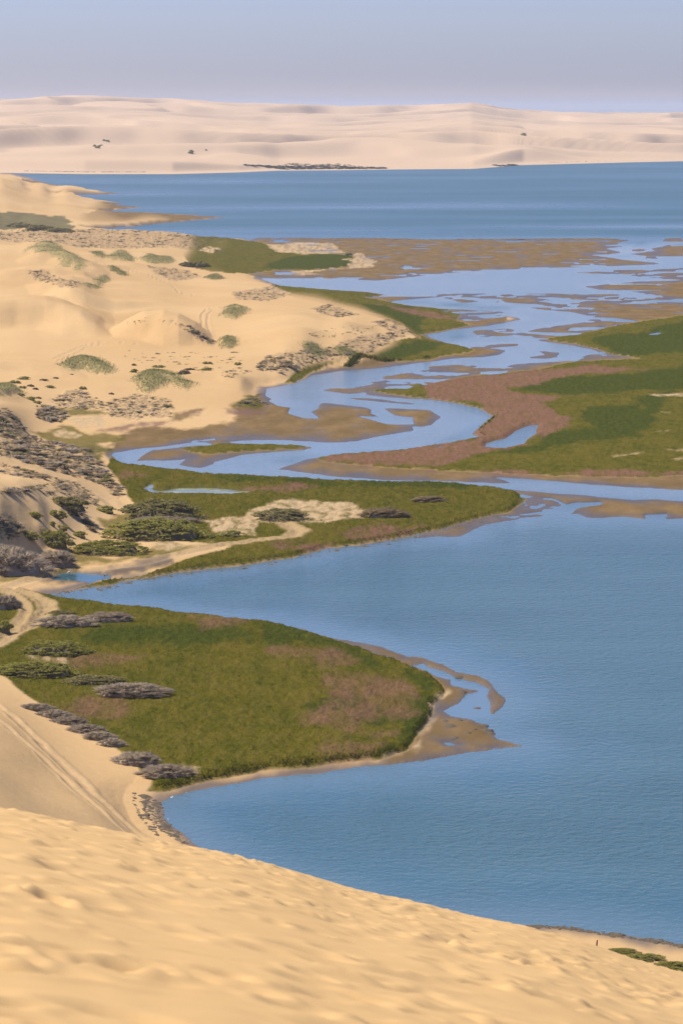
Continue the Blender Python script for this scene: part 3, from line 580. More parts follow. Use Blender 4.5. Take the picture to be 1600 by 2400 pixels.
FZ = FZ * sst(5, 60, T) + 0.4 - 1.6 * (1 - sst(-60, -5, T)) + sst(-20, 5, T) * .3
FZ = FZ * (1 - sst(6200, 9800, T)) - 2.5 * sst(9400, 10400, T)
fveg = np.zeros(FX.shape)
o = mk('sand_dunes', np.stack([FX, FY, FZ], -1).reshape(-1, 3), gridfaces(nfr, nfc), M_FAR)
tag(o, 'hazy pale dune range on the far side of the lagoon', 'dunes', kind='structure')

# foreground dune with footprints
nuc, nrd = 560, 460
gu = np.linspace(-.19, .19, nuc); gpx = 800 + gu * 6431
rim_y = np.interp(gpx, [-400, 0, 40, 100, 160, 280, 380, 470, 560, 620, 700, 750, 800, 900, 1000, 1080, 1200, 1260, 1340, 1430, 1500, 1600, 2000],
                  [1830, 1893, 1897, 1907, 1926, 1948, 1976, 1990, 2009, 2026, 2046, 2064, 2078, 2100, 2118, 2146, 2163, 2184, 2200, 2232, 2256, 2282, 2390])
kk = np.exp(-np.linspace(-2, 2, 61) ** 2); rim_y = np.convolve(np.pad(rim_y, 30, mode='edge'), kk / kk.sum(), 'valid')
rx, ry = unproj(gpx, rim_y, 84.0); sl = 1.0 / ry
DR = 72.0
gd = np.concatenate([np.linspace(2, 12, 16)[:-1], np.geomspace(12, 84, nrd - 60), np.linspace(84.5, 235, 45)])
DY = gd[:, None] + 0 * gu[None, :]; DX = gu[None, :] * DY
u_ = np.clip(DY / DR, 0, 1)
DZ = CAM_H - sl[None, :] * DY - 2.0 * (1 - u_) ** 2
ov = np.clip(DY - DR, 0, None)
DZ = DZ - np.where(ov < 40, .5 * .0085 * ov ** 2, .5 * .0085 * 1600 + .34 * (ov - 40))
DZ = np.maximum(DZ, -1.5)
near = 1 - sst(74, 84, DY)
DZ = DZ + near * (fbm(DX / 2.6, DY / 3.5, 4, 111) * .055 + fbm(DX / 9, DY / 14, 3, 117) * .14) * sst(4, 10, DY)
R_ = random.Random(5)
def dent(x, y, L, Wd, ang, dep):
    global DZ
    r = max(L, Wd) * 2.4; dep *= min(1.0, .35 + y / 45)
    j = np.where((gd > y - r) & (gd < y + r))[0]
    if not len(j): return
    s = slice(j[0], j[-1] + 1)
    dx = DX[s] - x; dy = DY[s] - y
    a = (dx * math.cos(ang) + dy * math.sin(ang)) / L; b = (-dx * math.sin(ang) + dy * math.cos(ang)) / Wd
    q = a * a + b * b
    DZ[s] += -dep * np.exp(-q * 1.6) + dep * .28 * np.exp(-(np.sqrt(q) - 1.35) ** 2 * 5)
for k in range(46):                                    # walking trails
    x = R_.uniform(-14, 14); y = R_.uniform(9, 82); a = R_.choice([R_.uniform(-.4, .5), R_.uniform(2.4, 3.2)])
    for i in range(R_.randint(6, 20)):
        x += math.cos(a) * .62; y += math.sin(a) * 1.0; a += R_.uniform(-.12, .12); sgn = .16 if i % 2 else -.16
        if 8 < y < 82: dent(x - math.sin(a) * sgn, y + math.cos(a) * sgn, R_.uniform(.2, .3), R_.uniform(.13, .2), a + R_.uniform(-.3, .3), R_.uniform(.10, .17))
for k in range(1000):
    y = 8 + 74 * R_.random() ** .8; dent(R_.uniform(-.17, .17) * y, y, R_.uniform(.15, .5), R_.uniform(.12, .32), R_.uniform(-.7, .7), R_.uniform(.045, .12))
o = mk('sand_dune', np.stack([DX, DY, DZ], -1).reshape(-1, 3), gridfaces(len(gd), nuc), M_DUNE)
tag(o, 'golden trampled dune slope filling the foreground, covered in soft footprints', 'dune', kind='structure')
# ------------------------------------------------------------------ plants
def leaf_material(name, cols, trans=.25, jitter=1.2, use_attr=False):
    m = N(name)
    if use_attr:
        a = m.t.nodes.new('ShaderNodeAttribute'); a.attribute_name = 'tint'; c = a.outputs['Color']
    else:
        oi = m.t.nodes.new('ShaderNodeObjectInfo')
        f = m.math('FRACT', m.math('ADD', m.math('MULTIPLY', m.noise(jitter, 4, .7), .9), m.math('MULTIPLY', oi.outputs['Random'], .25)))
        c = m.ramp(f, [(.25, cols[0]), (.48, cols[1]), (.75, cols[2])])
    m.link(c, m.b.inputs['Base Color']); m.b.inputs['Roughness'].default_value = .9; m.b.inputs['Specular IOR Level'].default_value = 0.05
    tr = m.t.nodes.new('ShaderNodeBsdfTranslucent'); m.link(c, tr.inputs[0])
    mx = m.t.nodes.new('ShaderNodeMixShader'); mx.inputs[0].default_value = trans
    m.link(m.b.outputs[0], mx.inputs[1]); m.link(tr.outputs[0], mx.inputs[2]); m.link(mx.outputs[0], m.out.inputs['Surface'])
    return m.m
M_GREEN = leaf_material('green saltbush leaves', [(0.21, 0.215, 0.042), (0.345, 0.32, 0.072), (0.50, 0.45, 0.15)], .45)
M_OLIVE = leaf_material('olive shrub leaves', [(0.180, 0.165, 0.055), (0.28, 0.245, 0.090), (0.40, 0.345, 0.15)], .4)
M_GREY = leaf_material('dry grey twigs', [(0.36, 0.285, 0.205), (0.50, 0.405, 0.30), (0.64, 0.535, 0.41)], .45)
M_BROWN = leaf_material('brown dry scrub', [(0.25, 0.185, 0.105), (0.37, 0.28, 0.165), (0.50, 0.39, 0.24)], .4)
M_TWIG = leaf_material('shrub twigs', [(0.11, 0.09, 0.045), (0.15, 0.12, 0.065), (0.19, 0.155, 0.09)], .05)
M_GRASS = leaf_material('marsh and dune grass', None, .3, 1, True)

def set_normals(o, nn):
    me = o.data; me.polygons.foreach_set('use_smooth', np.ones(len(me.polygons), bool)); me.normals_split_custom_set_from_vertices((nn / np.linalg.norm(nn, axis=1, keepdims=True)).tolist()); return o
def leaf_quads(P0, Nrm, size, r):
    """one small tilted leaf quad per point"""
    n_ = len(P0); a = r.normal(size=(n_, 3)); Nn = Nrm + a * .75; Nn /= np.linalg.norm(Nn, axis=1, keepdims=True)
    t = np.cross(Nn, r.normal(size=(n_, 3))); t /= np.linalg.norm(t, axis=1, keepdims=True); b = np.cross(Nn, t); fl = ((Nn * Nrm).sum(1) < 0)[:, None]; b = np.where(fl, -b, b)
    s = size * r.uniform(.6, 1.4, (n_, 1))
    Vv = np.stack([P0 - t * s, P0 - b * s * .6, P0 + t * s, P0 + b * s * .6], 1).reshape(-1, 3)
    return Vv, np.arange(n_ * 4).reshape(-1, 4)
def blades(P0, h, w, lean, r, spread=.5):
    """one grass blade (a triangle) per point; arrays allowed for h and w"""
    n_ = len(P0); ang = r.uniform(0, np.pi, n_); h = np.broadcast_to(h, n_) * r.uniform(.6, 1.3, n_); w = np.broadcast_to(w, n_)
    d = np.stack([np.cos(ang), np.sin(ang), 0 * ang], 1) * w[:, None] * .5
    tip = P0 + np.stack([r.normal(0, spread, n_) * h + lean * h, r.normal(0, spread, n_) * h, h], 1)
    flip = ((np.cross(2 * d, tip - P0 + d) @ np.array([0, -1., .3])) < 0)[:, None]; d = np.where(flip, -d, d)
    Vv = np.stack([P0 - d, P0 + d, tip], 1).reshape(-1, 3)
    return Vv, np.arange(n_ * 3).reshape(-1, 3)
def soft_normals(o, r, j=.35):
    """grass shades like the turf it grows from"""
    me = o.data; nv = len(me.vertices); a = np.repeat(r.normal(0, j, (nv // 3, 3)), 3, 0); a[:, 2] = 1; a /= np.linalg.norm(a, axis=1, keepdims=True)
    me.polygons.foreach_set('use_smooth', np.ones(len(me.polygons), bool)); me.normals_split_custom_set_from_vertices(a.tolist()); return o
def lobes(nl, r):
    """clump centres spread over a low dome of radius 1 and height 1"""
    a = r.uniform(0, 2 * np.pi, nl); q0 = np.sqrt(r.uniform(0, 1, nl)); s0 = r.uniform(0, 60); q = q0 * (.92 + .30 * fbm(np.cos(a) * 1.6 + s0, np.sin(a) * 1.6, 3, 3))
    prof = (1 - np.clip(q0, 0, .99) ** 2.6) ** .6
    bump_ = 1 + .35 * fbm(np.cos(a) * q * 2.2 + r.uniform(0, 50), np.sin(a) * q * 2.2, 2, 5)
    return np.stack([np.cos(a) * q, np.sin(a) * q, np.maximum(.04, prof * bump_ * r.uniform(.78, 1.02, nl) - .10)], 1)
def shrub_meshes(seed, nl, npl, leaf, grey):
    npl = int(npl * 1.35)
    r = np.random.default_rng(seed); Lb = lobes(nl, r); rad = 1.55 / math.sqrt(nl) * r.uniform(.7, 1.25, nl)
    k = np.repeat(np.arange(nl), npl); dv = r.normal(size=(nl * npl, 3)); dv[:, 2] = np.abs(dv[:, 2]) * 1.0 - .35; dv /= np.linalg.norm(dv, axis=1, keepdims=True)
    P0 = Lb[k] + dv * rad[k, None] * r.uniform(.55, 1.05, (nl * npl, 1)) * np.array([1, 1, .9]); P0[:, 2] = np.maximum(P0[:, 2], 0.0)
    if grey:
        n_ = len(P0); base = Lb[k] * .9 + dv * rad[k, None] * .2; tip = Lb[k] + dv * rad[k, None] * r.uniform(.8, 1.5, (n_, 1)) + np.array([.03, 0, .04])
        s = np.cross(dv, r.normal(size=(n_, 3))); s /= np.linalg.norm(s, axis=1, keepdims=True)
        s = np.where(((np.cross(2 * s, tip - base) * (dv + [0, -.3, .3])).sum(1) < 0)[:, None], -s, s); Vv = np.stack([base - s * leaf, base + s * leaf, tip], 1).reshape(-1, 3); Ff = np.arange(n_ * 3).reshape(-1, 3)
    else: Vv, Ff = leaf_quads(P0, dv, leaf, r)
    # inner mass of twigs: a lumpy dome plus stems reaching from the root
    nr_, na = 7, 18
    q = np.linspace(0, .72, nr_)[:, None] + 0 * np.zeros(na); a = np.linspace(0, 2 * np.pi, na, endpoint=False)[None, :] + 0 * q
    zz = np.maximum((1 - q ** 2.2) ** .6 * .62 + r.normal(0, .07, q.shape) - .12, -.05); zz[-1] = -.1; zz[0] = zz[0].mean()
    Tv = np.stack([np.cos(a) * q, np.sin(a) * q, zz], -1).reshape(-1, 3)
    idx = np.arange(nr_ * na).reshape(nr_, na); Tf = np.stack([idx[:-1], np.roll(idx[:-1], -1, 1), np.roll(idx[1:], -1, 1), idx[1:]], -1).reshape(-1, 4)
    sv, sf = [Tv], [Tf]; off = len(Tv)
    for i in range(12):
        e = Lb[r.integers(nl)]; b0 = np.array([r.normal(0, .06), r.normal(0, .06), -.1]); w = .02
        ring = lambda c, w_: np.array([c + [w_, 0, 0], c + [0, w_, 0], c - [w_, 0, 0], c - [0, w_, 0]])
        m_ = (b0 + e) * .5 + np.array([0, 0, .1]); rr = np.concatenate([ring(b0, w), ring(m_, w * .7), ring(e, w * .3)])
        ff = np.array([[j + 4 * l, (j + 1) % 4 + 4 * l, (j + 1) % 4 + 4 * l + 4, j + 4 * l + 4] for l in (0, 1) for j in range(4)])
        sv.append(rr); sf.append(ff + off); off += 12
    nn = np.repeat(dv + r.normal(0, .35, dv.shape) + [0, 0, .55], Ff.shape[1], 0)
    return (Vv, Ff, nn), (np.concatenate(sv), np.concatenate(sf))
def proto_meshes(nm_, seed, nl, npl, leaf, grey, mat):
    (a, b, nn), (c, d) = shrub_meshes(seed, nl, npl, leaf, grey)
    o1 = set_normals(mk(nm_ + ' foliage', a, b, mat), nn); o2 = mk(nm_ + ' twigs', c, d, mat if grey else M_TWIG)
    ms = (o1.data, o2.data); bpy.data.objects.remove(o1); bpy.data.objects.remove(o2); return ms
SH = {}
for i in range(2):
    SH['G', i] = proto_meshes('broad green', 11 + i, 190, 34, .030, False, M_GREEN); SH['g', i] = proto_meshes('small green', 21 + i, 42, 46, .062, False, M_GREEN)
    SH['O', i] = proto_meshes('olive', 31 + i, 110, 44, .036, False, M_OLIVE); SH['R', i] = proto_meshes('grey', 41 + i, 120, 60, .011, True, M_GREY); SH['B', i] = proto_meshes('brown', 51 + i, 60, 70, .016, True, M_BROWN)
def add_shrub(x0, x1, yb, hpx, kind, label, group=None, dfac=.55, nm_='shrub', rz=0.0):
    k = add_shrub.n = getattr(add_shrub, 'n', 0) + 1
    X0, Y0 = at((x0 + x1) / 2, yb); X0, Y0 = X0[0], Y0[0]
    w = (x1 - x0) * Y0 / F; dp = min(dfac * w, 9.0 + .25 * w); yc = Y0 + dp * .45; xc = X0 * yc / Y0
    z0, zc = glook(G, X0, Y0), glook(G, xc, yc)
    h = max(hpx * Y0 / F - dp * .45 * CAM_H / Y0 - max(0, (zc - z0)) * .5, .28 * hpx * Y0 / F, .35)
    root = empty(nm_, (xc, yc, .5 * (z0 + zc) - .03), rz); root.scale = (w / 2, dp / 2, h * 1.08)
    root.scale = (1, 1, 1)
    for part, me in zip(('foliage', 'twigs'), SH[kind, k % 2]):
        o = bpy.data.objects.new(part, me); C.objects.link(o); o.parent = root; o.scale = (w / 2 * 1.12, dp / 2 * 1.1, h * .84)
        o.rotation_euler = (0, 0, math.pi if (k // 2) % 2 else 0)
    return tag(root, label, 'shrub', group)
for a in [
    (277, 482, 1222, 58, 'O', 'long olive shrub mound with brown top behind the darkest green thicket'),
    (233, 494, 1270, 64, 'G', 'largest dark green shrub thicket beside the sandy track'),
    (300, 470, 1232, 22, 'R', 'grey dry shrub along the top of the largest green thicket'),
    (153, 354, 1303, 42, 'G', 'wide green shrub just above the dark heron pool'),
    (78, 168, 1288, 54, 'G', 'dark green shrub spilling down the sand slope above the grey bush'),
    (42, 96, 1284, 27, 'g', 'round green shrub between the grey bush and the sand slope'),
    (100, 214, 1203, 44, 'O', 'green-brown shrub on the crest of the sandy knoll'),
    (222, 272, 1203, 20, 'g', 'small green shrub at the lower end of the sandy track'),
    (-80, 122, 1352, 78, 'R', 'huge grey-brown dry bush left of the heron pool'),
    (80, 186, 1332, 50, 'R', 'grey-brown dry bush on the bank behind the heron pool'),
    (-60, 60, 1320, 46, 'R', 'grey dry bush behind the huge grey bush at the left edge'),
    (168, 205, 1264, 18, 'g', 'small green shrub at the foot of the bare sand face'),
    (588, 731, 1222, 36, 'O', 'grey-green dome shrub standing on the pale sand patch'),
    (848, 959, 1217, 30, 'B', 'brown dome shrub at the pointed end of the pale sand patch'),
    (963, 1047, 1178, 18, 'B', 'flat brown shrub alone on the marsh spit, farthest along it'),
    (513, 571, 1259, 18, 'g', 'small green shrub enclosed by the bend of the sandy track'),
    (50, 210, 1540, 46, 'G', 'green dome shrub on the near marsh, below the grey scrub strip'),
    (-30, 191, 1592, 46, 'G', 'dark green spreading shrub on the near marsh at the left edge'),
    (149, 298, 1607, 28, 'O', 'low green shrub joining the spreading dark shrub to the grey one'),
    (214, 404, 1638, 42, 'R', 'grey dry shrub lying out on the near marsh grass'),
    (77, 230, 1473, 34, 'R', 'grey dry scrub strip beside the track bend, end nearest the track'),
    (200, 320, 1460, 30, 'R', 'grey dry scrub strip beside the track bend, end nearest the bay'),
    (107, 182, 1447, 16, 'O', 'yellow-green low shrub between the track bend and the grey strip'),
    (38, 132, 1668, 24, 'R', 'grey dry shrub in the strip at the dune foot, highest of six'),
    (78, 176, 1686, 26, 'R', 'grey dry shrub in the strip at the dune foot, second of six'),
    (116, 214, 1704, 27, 'R', 'grey dry shrub in the strip at the dune foot, third of six'),
    (150, 250, 1722, 28, 'R', 'grey dry shrub in the strip at the dune foot, fourth of six'),
    (188, 276, 1738, 27, 'R', 'grey dry shrub in the strip at the dune foot, fifth of six'),
    (226, 300, 1752, 25, 'R', 'grey dry shrub in the strip at the dune foot, lowest of six'),
    (262, 385, 1800, 44, 'R', 'large pale grey shrub between the dune foot and the bay, upper half'),
    (320, 458, 1826, 40, 'R', 'large pale grey shrub between the dune foot and the bay, lower half'),
    (-20, 52, 1430, 42, 'R', 'grey bush inside the track bend at the left edge'),
    (-20, 30, 1489, 36, 'g', 'green bush beside the track, cut by the left edge'),
    (1405, 1500, 2240, 16, 'G', 'low green shrub at the thin end of the beach thicket'),
    (1450, 1560, 2259, 24, 'G', 'darkest green shrub in the beach thicket below the bay'),
    (1510, 1640, 2278, 28, 'G', 'green shrub in the middle of the beach thicket'),
    (1570, 1720, 2292, 30, 'G', 'green shrub at the right edge of the beach thicket'),
    (64, 100, 1222, 18, 'g', 'small green bush on the upper sand slope beside a wind ripple'),
    (112, 155, 1222, 26, 'g', 'green bush on the sand slope above the smooth bare face'),
    (114, 132, 1237, 14, 'g', 'tiny dark bush halfway down the bare sand face'),
    (130, 162, 1248, 18, 'g', 'narrow green bush low on the bare sand face'),
    (10, 80, 534, 15, 'O', 'dark green thicket on the far flat, left end'), (55, 130, 541, 18, 'O', 'dark green thicket on the far flat, tallest part'),
    (105, 176, 546, 14, 'O', 'dark green thicket on the far flat, end nearest the water'),
    (418, 460, 626, 15, 'O', 'tall green reed bush beside the far marsh, left half'), (444, 492, 627, 17, 'O', 'tall green reed bush beside the far marsh, right half'),
    (808, 824, 598, 8, 'g', 'tiny dark bush at the root of the pale sand spit'),
    (306, 324, 875, 10, 'g', 'bare brown bush above the bright green hummock'), (416, 447, 882, 12, 'B', 'dark brown bush right of the bright green hummock'), (308, 320, 859, 6, 'g', 'small bright green cushion on open sand'),
]: add_shrub(*a)
for x0, x1, yb, hp in [(23, 48, 899, 10), (43, 72, 890, 9), (45, 63, 911, 8), (64, 81, 907, 7), (76, 91, 915, 6), (92, 113, 895, 6), (124, 139, 890, 5), (107, 129, 910, 8), (40, 58, 929, 9), (60, 86, 939, 10), (78, 98, 947, 9), (84, 98, 937, 6), (186, 203, 914, 10), (164, 173, 879, 3), (358, 386, 862, 8), (432, 458, 868, 7), (475, 497, 854, 8), (470, 500, 870, 9), (550, 566, 858, 9), (255, 268, 925, 6)]:
    add_shrub(x0, x1, yb, hp, 'B' if hp < 8 else 'g', 'low dark cushion bush dotted on the open lower sand', 'cushion bushes on the open sand', nm_='cushion_bush')

# grass on hummocks: one clump per mound
rg = np.random.default_rng(3)
def inside(poly, n_, r):
    lo, hi = poly.min(0), poly.max(0); out = []
    while sum(map(len, out)) < n_:
        q = r.uniform(lo, hi, (n_ * 3, 2)); s = sdpoly(poly, q[:, 0], q[:, 1], 1.0, 500.0); out.append(q[s > 0])
    return np.concatenate(out)[:n_]
def tint_arr(c, k): return np.repeat(np.concatenate([c, np.ones((len(c), 1))], 1), k, 0)
for i, (p, m_, lb) in enumerate(HUMw):
    n_ = int(np.clip((p[:, 0].max() - p[:, 0].min()) * 200, 900, 5200)); q = inside(p, n_, rg)
    q = q + rg.normal(0, 1, q.shape) * np.array([1.1, 2.6]); q = q[fbm(q[:, 0] / 2.5, q[:, 1] / 4, 3, 7 + i) > -.3]
    P0 = np.stack([q[:, 0], q[:, 1], glook(G, q[:, 0], q[:, 1]) - .05], 1)
    Vv, Ff = blades(P0, .55, .17, .35, rg)
    f = np.clip(.5 + fbm(q[:, 0] / 4, q[:, 1] / 6, 3, 77) * 1.2 + rg.normal(0, .22, len(q)), 0, 1)[:, None]
    c = np.array([.19, .205, .065]) * (1 - f) + np.array([.36, .32, .15]) * f
    tag(soft_normals(mk('dune_grass', Vv, Ff, M_GRASS, attrs={'tint': tint_arr(c, 3)}), rg), lb, 'grass', 'grass hummocks on the dunes')

# dry scrub: the largest plants one by one, the rest as cover
pts, sz, zi = [], [], []
for i, (pp, (px_, n_, s_)) in enumerate(zip(SCRw, SCRUB)):
    q = inside(px_, int(n_ * 1.5), rg); q = q[fbm(q[:, 0] / 22, q[:, 1] / 9, 3, 90 + i) > -.14]
    X, Y = at(q[:, 0], q[:, 1]); pts.append(np.stack([X, Y], 1)); sz.append(.78 * s_ * np.exp(rg.normal(0, .42, len(q)))); zi.append(np.full(len(q), i))
pts = np.concatenate(pts); sz = np.concatenate(sz); zi = np.concatenate(zi); pz = glook(G, pts[:, 0], pts[:, 1])
ok = np.abs(pts[:, 0] / pts[:, 1]) < .135; pts, sz, zi, pz = pts[ok], sz[ok], zi[ok], pz[ok]
place = {0: 'far scrubby dunes', 1: 'rim of the far marsh', 2: 'hollow behind the bright crest', 3: 'open lower sand', 4: 'hummocky ground above the brown flat', 5: 'dark slope above the brown flat', 6: 'grey slope left of the creek end', 7: 'ridge beside the sandy track', 8: 'knoll above the green thickets', 9: 'knoll beside the sandy track', 10: 'edge of the smooth bare face', 11: 'steep slope above the grey bush', 12: 'bluff above the creek'}
def tuft(seed, n_):
    r = np.random.default_rng(seed); a = r.uniform(0, 2 * np.pi, n_); q = np.sqrt(r.uniform(0, 1, n_))
    P0 = np.stack([np.cos(a) * q * .75, np.sin(a) * q * .75, 0 * q - .05], 1)
    tip = P0 * np.array([1.5, 1.5, 0]) + np.stack([r.normal(.18, .16, n_), r.normal(0, .16, n_), (.35 + .55 * (1 - q)) * r.uniform(.6, 1.2, n_)], 1)
    t = np.stack([-np.sin(a), np.cos(a), 0 * a], 1) * .085 * r.uniform(.6, 1.5, (n_, 1))
    nn = P0 * np.array([.7, .7, 0]) + r.normal(0, .3, (n_, 3)) + [0, 0, .9]
    t = np.where(((np.cross(2 * t, tip - P0 + t) * np.array([0, -1., .3])).sum(1) < 0)[:, None], -t, t)
    tuft.nn = np.repeat(nn, 3, 0)
    return np.stack([P0 - t, P0 + t, tip], 1).reshape(-1, 3), np.arange(n_ * 3).reshape(-1, 3)
TM = {}
for i in range(6):
    for kk, mt in (('B', M_BROWN), ('R', M_GREY), ('O', M_OLIVE)):
        o = set_normals(mk('scrub tuft', *tuft(300 + i, 130), mt), tuft.nn); TM[kk, i] = o.data; bpy.data.objects.remove(o)
order = np.argsort(-sz / pts[:, 1]); big, rest = order[:290], order[290:]; b6 = big[zi[big] == 6]; q6 = np.quantile(pts[b6, 1], [.33, .66])
for j, i in enumerate(big):
    kk = ['B', 'R', 'B', 'O', 'R'][j % 5]
    o = bpy.data.objects.new('scrub_tuft', TM[kk, j % 6]); C.objects.link(o); o.location = (pts[i, 0], pts[i, 1], pz[i]); o.rotation_euler = (0, 0, rg.uniform(-.5, .5)); s = sz[i]; o.scale = (s * 1.25, s * 1.1, s * .58)
    pl = place.get(int(zi[i]), 'sand above the creek')
    if int(zi[i]) == 6: pl = ('foot of the ' if pts[i, 1] < q6[0] else 'middle of the ' if pts[i, 1] < q6[1] else 'top of the ') + pl
    tag(o, 'wispy dry scrub tuft on the ' + pl, 'scrub', 'scrub on the ' + pl)
bv, bf = tuft(900, 38); bn = tuft.nn; Rv, tn_ = [], []
for i in rest:
    a = rg.uniform(-.6, .6); c_, s_ = math.cos(a), math.sin(a); v = bv * sz[i] * np.array([1.2, 1.1, .58])
    Rv.append(np.stack([v[:, 0] * c_ - v[:, 1] * s_ + pts[i, 0], v[:, 0] * s_ + v[:, 1] * c_ + pts[i, 1], v[:, 2] + pz[i]], 1))
f = rg.uniform(0, 1, (len(rest), 1)); g2 = (rg.uniform(0, 1, (len(rest), 1)) < .3)
c = np.where(g2, np.array([.19, .185, .07]), np.array([.23, .17, .105]) * (1 - f) + np.array([.40, .32, .22]) * f)
nb_ = len(bf); ff = (np.arange(len(rest))[:, None, None] * len(bv) + bf[None]).reshape(-1, 3)
tag(set_normals(mk('dry_scrub', np.concatenate(Rv), ff, M_GRASS, attrs={'tint': np.repeat(np.concatenate([c, np.ones((len(c), 1))], 1), len(bv), 0)}), np.tile(bn, (len(rest), 1))), 'dense dry brown and grey scrub covering the dune slopes', 'scrub', kind='stuff')

# marsh grass
def marsh_grass(name, label, poly, n_, h, w, seed, edge=None):
    r = np.random.default_rng(seed)
    if edge is None: q = inside(poly, n_, r)
    else:
        L = np.concatenate([[0], np.cumsum(np.hypot(*np.diff(edge, axis=0).T))]); t = r.uniform(0, L[-1], n_)
        q = np.stack([np.interp(t, L, edge[:, 0]), np.interp(t, L, edge[:, 1])], 1) + r.normal(0, 1, (n_, 2)) * np.array([.5, 1.6]) + np.array([0, 1.0])
    X, Y = q[:, 0], q[:, 1]; z = glook(G, X, Y); k = (z > .45) & (np.abs(X / Y) < .14) & (glook(SANDM, X, Y) < .5) & (glook(TRM, X, Y) < .4); X, Y, z = X[k], Y[k], z[k]
    d_, rd = glook(DARKM, X, Y)[:, None], glook(REDM, X, Y)[:, None]
    f = np.clip(.5 + fbm(X / 6, Y / 15, 5, 21)[:, None] * 1.8 + fbm(X / 1.8, Y / 5, 3, 25)[:, None] * 1.0 + r.normal(0, .2, (len(X), 1)), 0, 1)
    c = np.array([.075, .083, .006]) * (1 - f) + np.array([.168, .136, .018]) * f
    c = c * (1 - d_ * .9) + d_ * .9 * (np.array([.046, .062, .007]) * (1 - f) + np.array([.09, .102, .014]) * f)
    c = c * (1 - rd * .75) + rd * .75 * (np.array([.185, .110, .058]) * (1 - f) + np.array([.25, .152, .085]) * f)
    if edge is not None: c = c * .85
    Vv, Ff = blades(np.stack([X, Y, z - .08], 1), h, w, .25, r, .6)
    tag(soft_normals(mk(name, Vv, Ff, M_GRASS, attrs={'tint': tint_arr(c, 3)}), r), label, 'grass', kind='stuff')
marsh_grass('marsh_grass', 'short salt grass covering the near marsh tongue', Aw, 80000, .21, .14, 1)
marsh_grass('marsh_grass', 'short salt grass covering the marsh spit by the creek', Cw, 36000, .24, .20, 2)
marsh_grass('bank_grass', 'dark grass fringe along the bank of the near marsh tongue', None, 9000, .40, .15, 3, wpoly(A_BOT))
marsh_grass('bank_grass', 'green grass fringe on the bay side of the near marsh tongue', None, 6000, .28, .15, 4, wpoly(A_TOP))
marsh_grass('bank_grass', 'dark grass fringe along the bay bank of the marsh spit', None, 7000, .32, .20, 5, wpoly(C_BOT))
marsh_grass('bank_grass', 'dark leafy fringe along the creek bank below the dune bluff', None, 3000, 1.1, .45, 6, wpoly(z4('400,1050 500,1040 570,1000 620,985 800,960 900,915 1050,918 1210,912 1350,893')))
marsh_grass('bank_grass', 'yellow-green fringe along the creek bank of the red marsh', None, 2500, .6, .4, 7, wpoly(cat(z5('0,1135 180,1165 330,1200 405,1245'), z8('280,570 340,585'))))

# ------------------------------------------------------------------ small things
def simple(name, col, rough=.8, spec=.3):
    m = N(name); m.link(m.ramp(m.noise(6, 3, .6), [(.3, tuple(v * .8 for v in col)), (.7, tuple(min(1, v * 1.15) for v in col))]), m.b.inputs['Base Color']); m.b.inputs['Roughness'].default_value = rough; m.b.inputs['Specular IOR Level'].default_value = spec; return m.m
M_WHITEF = simple('white feathers', (.75, .73, .70)); M_DARKF = simple('dark feathers', (.10, .09, .085)); M_LEG = simple('bird legs', (.10, .085, .06)); M_WEED = simple('black seaweed', (.13, .10, .06), .9); M_FOAM = simple('foam', (.78, .78, .76)); M_WOOD = simple('weathered wood', (.16, .10, .06))
def tube(path, rad, ns=8):
    path = np.asarray(path, float); vv, n_ = [], len(path)
    for i in range(n_):
        t = path[min(i + 1, n_ - 1)] - path[max(i - 1, 0)]; t /= np.linalg.norm(t); a = np.cross(t, [0, 1, 0.01]); a /= np.linalg.norm(a); b = np.cross(t, a)
        for k in range(ns):
            g_ = 2 * math.pi * k / ns; vv.append(path[i] + (a * math.cos(g_) + b * math.sin(g_)) * rad[i])
    f_ = [[i * ns + k, i * ns + (k + 1) % ns, (i + 1) * ns + (k + 1) % ns, (i + 1) * ns + k] for i in range(n_ - 1) for k in range(ns)]
    return np.array(vv), np.array(f_)
def bird(px_, py_, s, body_mat, spine, rad, leg_h, label, wing_mat):
    X, Y = at(px_, py_); r = empty('wading_bird', (X[0], Y[0], 0.0)); r['label'] = label; r['category'] = 'bird'
    sp = np.array(spine) * s
    mk('body', *tube(sp, np.array(rad) * s), body_mat, r)
    mk('wing', *tube(sp[1:5] + np.array([0, -.055 * s, .02 * s]), np.array(rad[1:5]) * s * .8), wing_mat, r)
    mk('beak', *tube(np.array([sp[-1], sp[-1] + np.array([.16, 0, -.03]) * s]), [.018 * s, .003 * s]), M_LEG, r)
    for dy in (-.04, .04): mk('leg', *tube([[0, dy * s, -.12], [.03 * s, dy * s, leg_h * .55 * s], [0, dy * s, leg_h * s + .05]], [.016 * s, .018 * s, .028 * s], 6), M_LEG, r)
bird(163, 1349, 1.15, M_WHITEF, [(-.42, 0, .38), (-.30, 0, .44), (-.12, 0, .52), (.06, 0, .58), (.17, 0, .66), (.17, 0, .80), (.10, 0, .92), (.12, 0, 1.02), (.20, 0, 1.05), (.27, 0, 1.03)], [.01, .06, .13, .13, .075, .038, .032, .035, .048, .02], .45, 'tall white wading bird with raised neck standing in the dark pool', M_WHITEF)
bird(246, 1355, .95, M_WHITEF, [(-.34, 0, .40), (-.24, 0, .44), (-.10, 0, .50), (.05, 0, .55), (.14, 0, .64), (.16, 0, .74), (.17, 0, .82), (.20, 0, .86), (.25, 0, .86), (.30, 0, .84)], [.01, .06, .14, .14, .085, .05, .045, .055, .045, .02], .40, 'dark-winged white-headed bird standing at the bright end of the pool', M_DARKF)
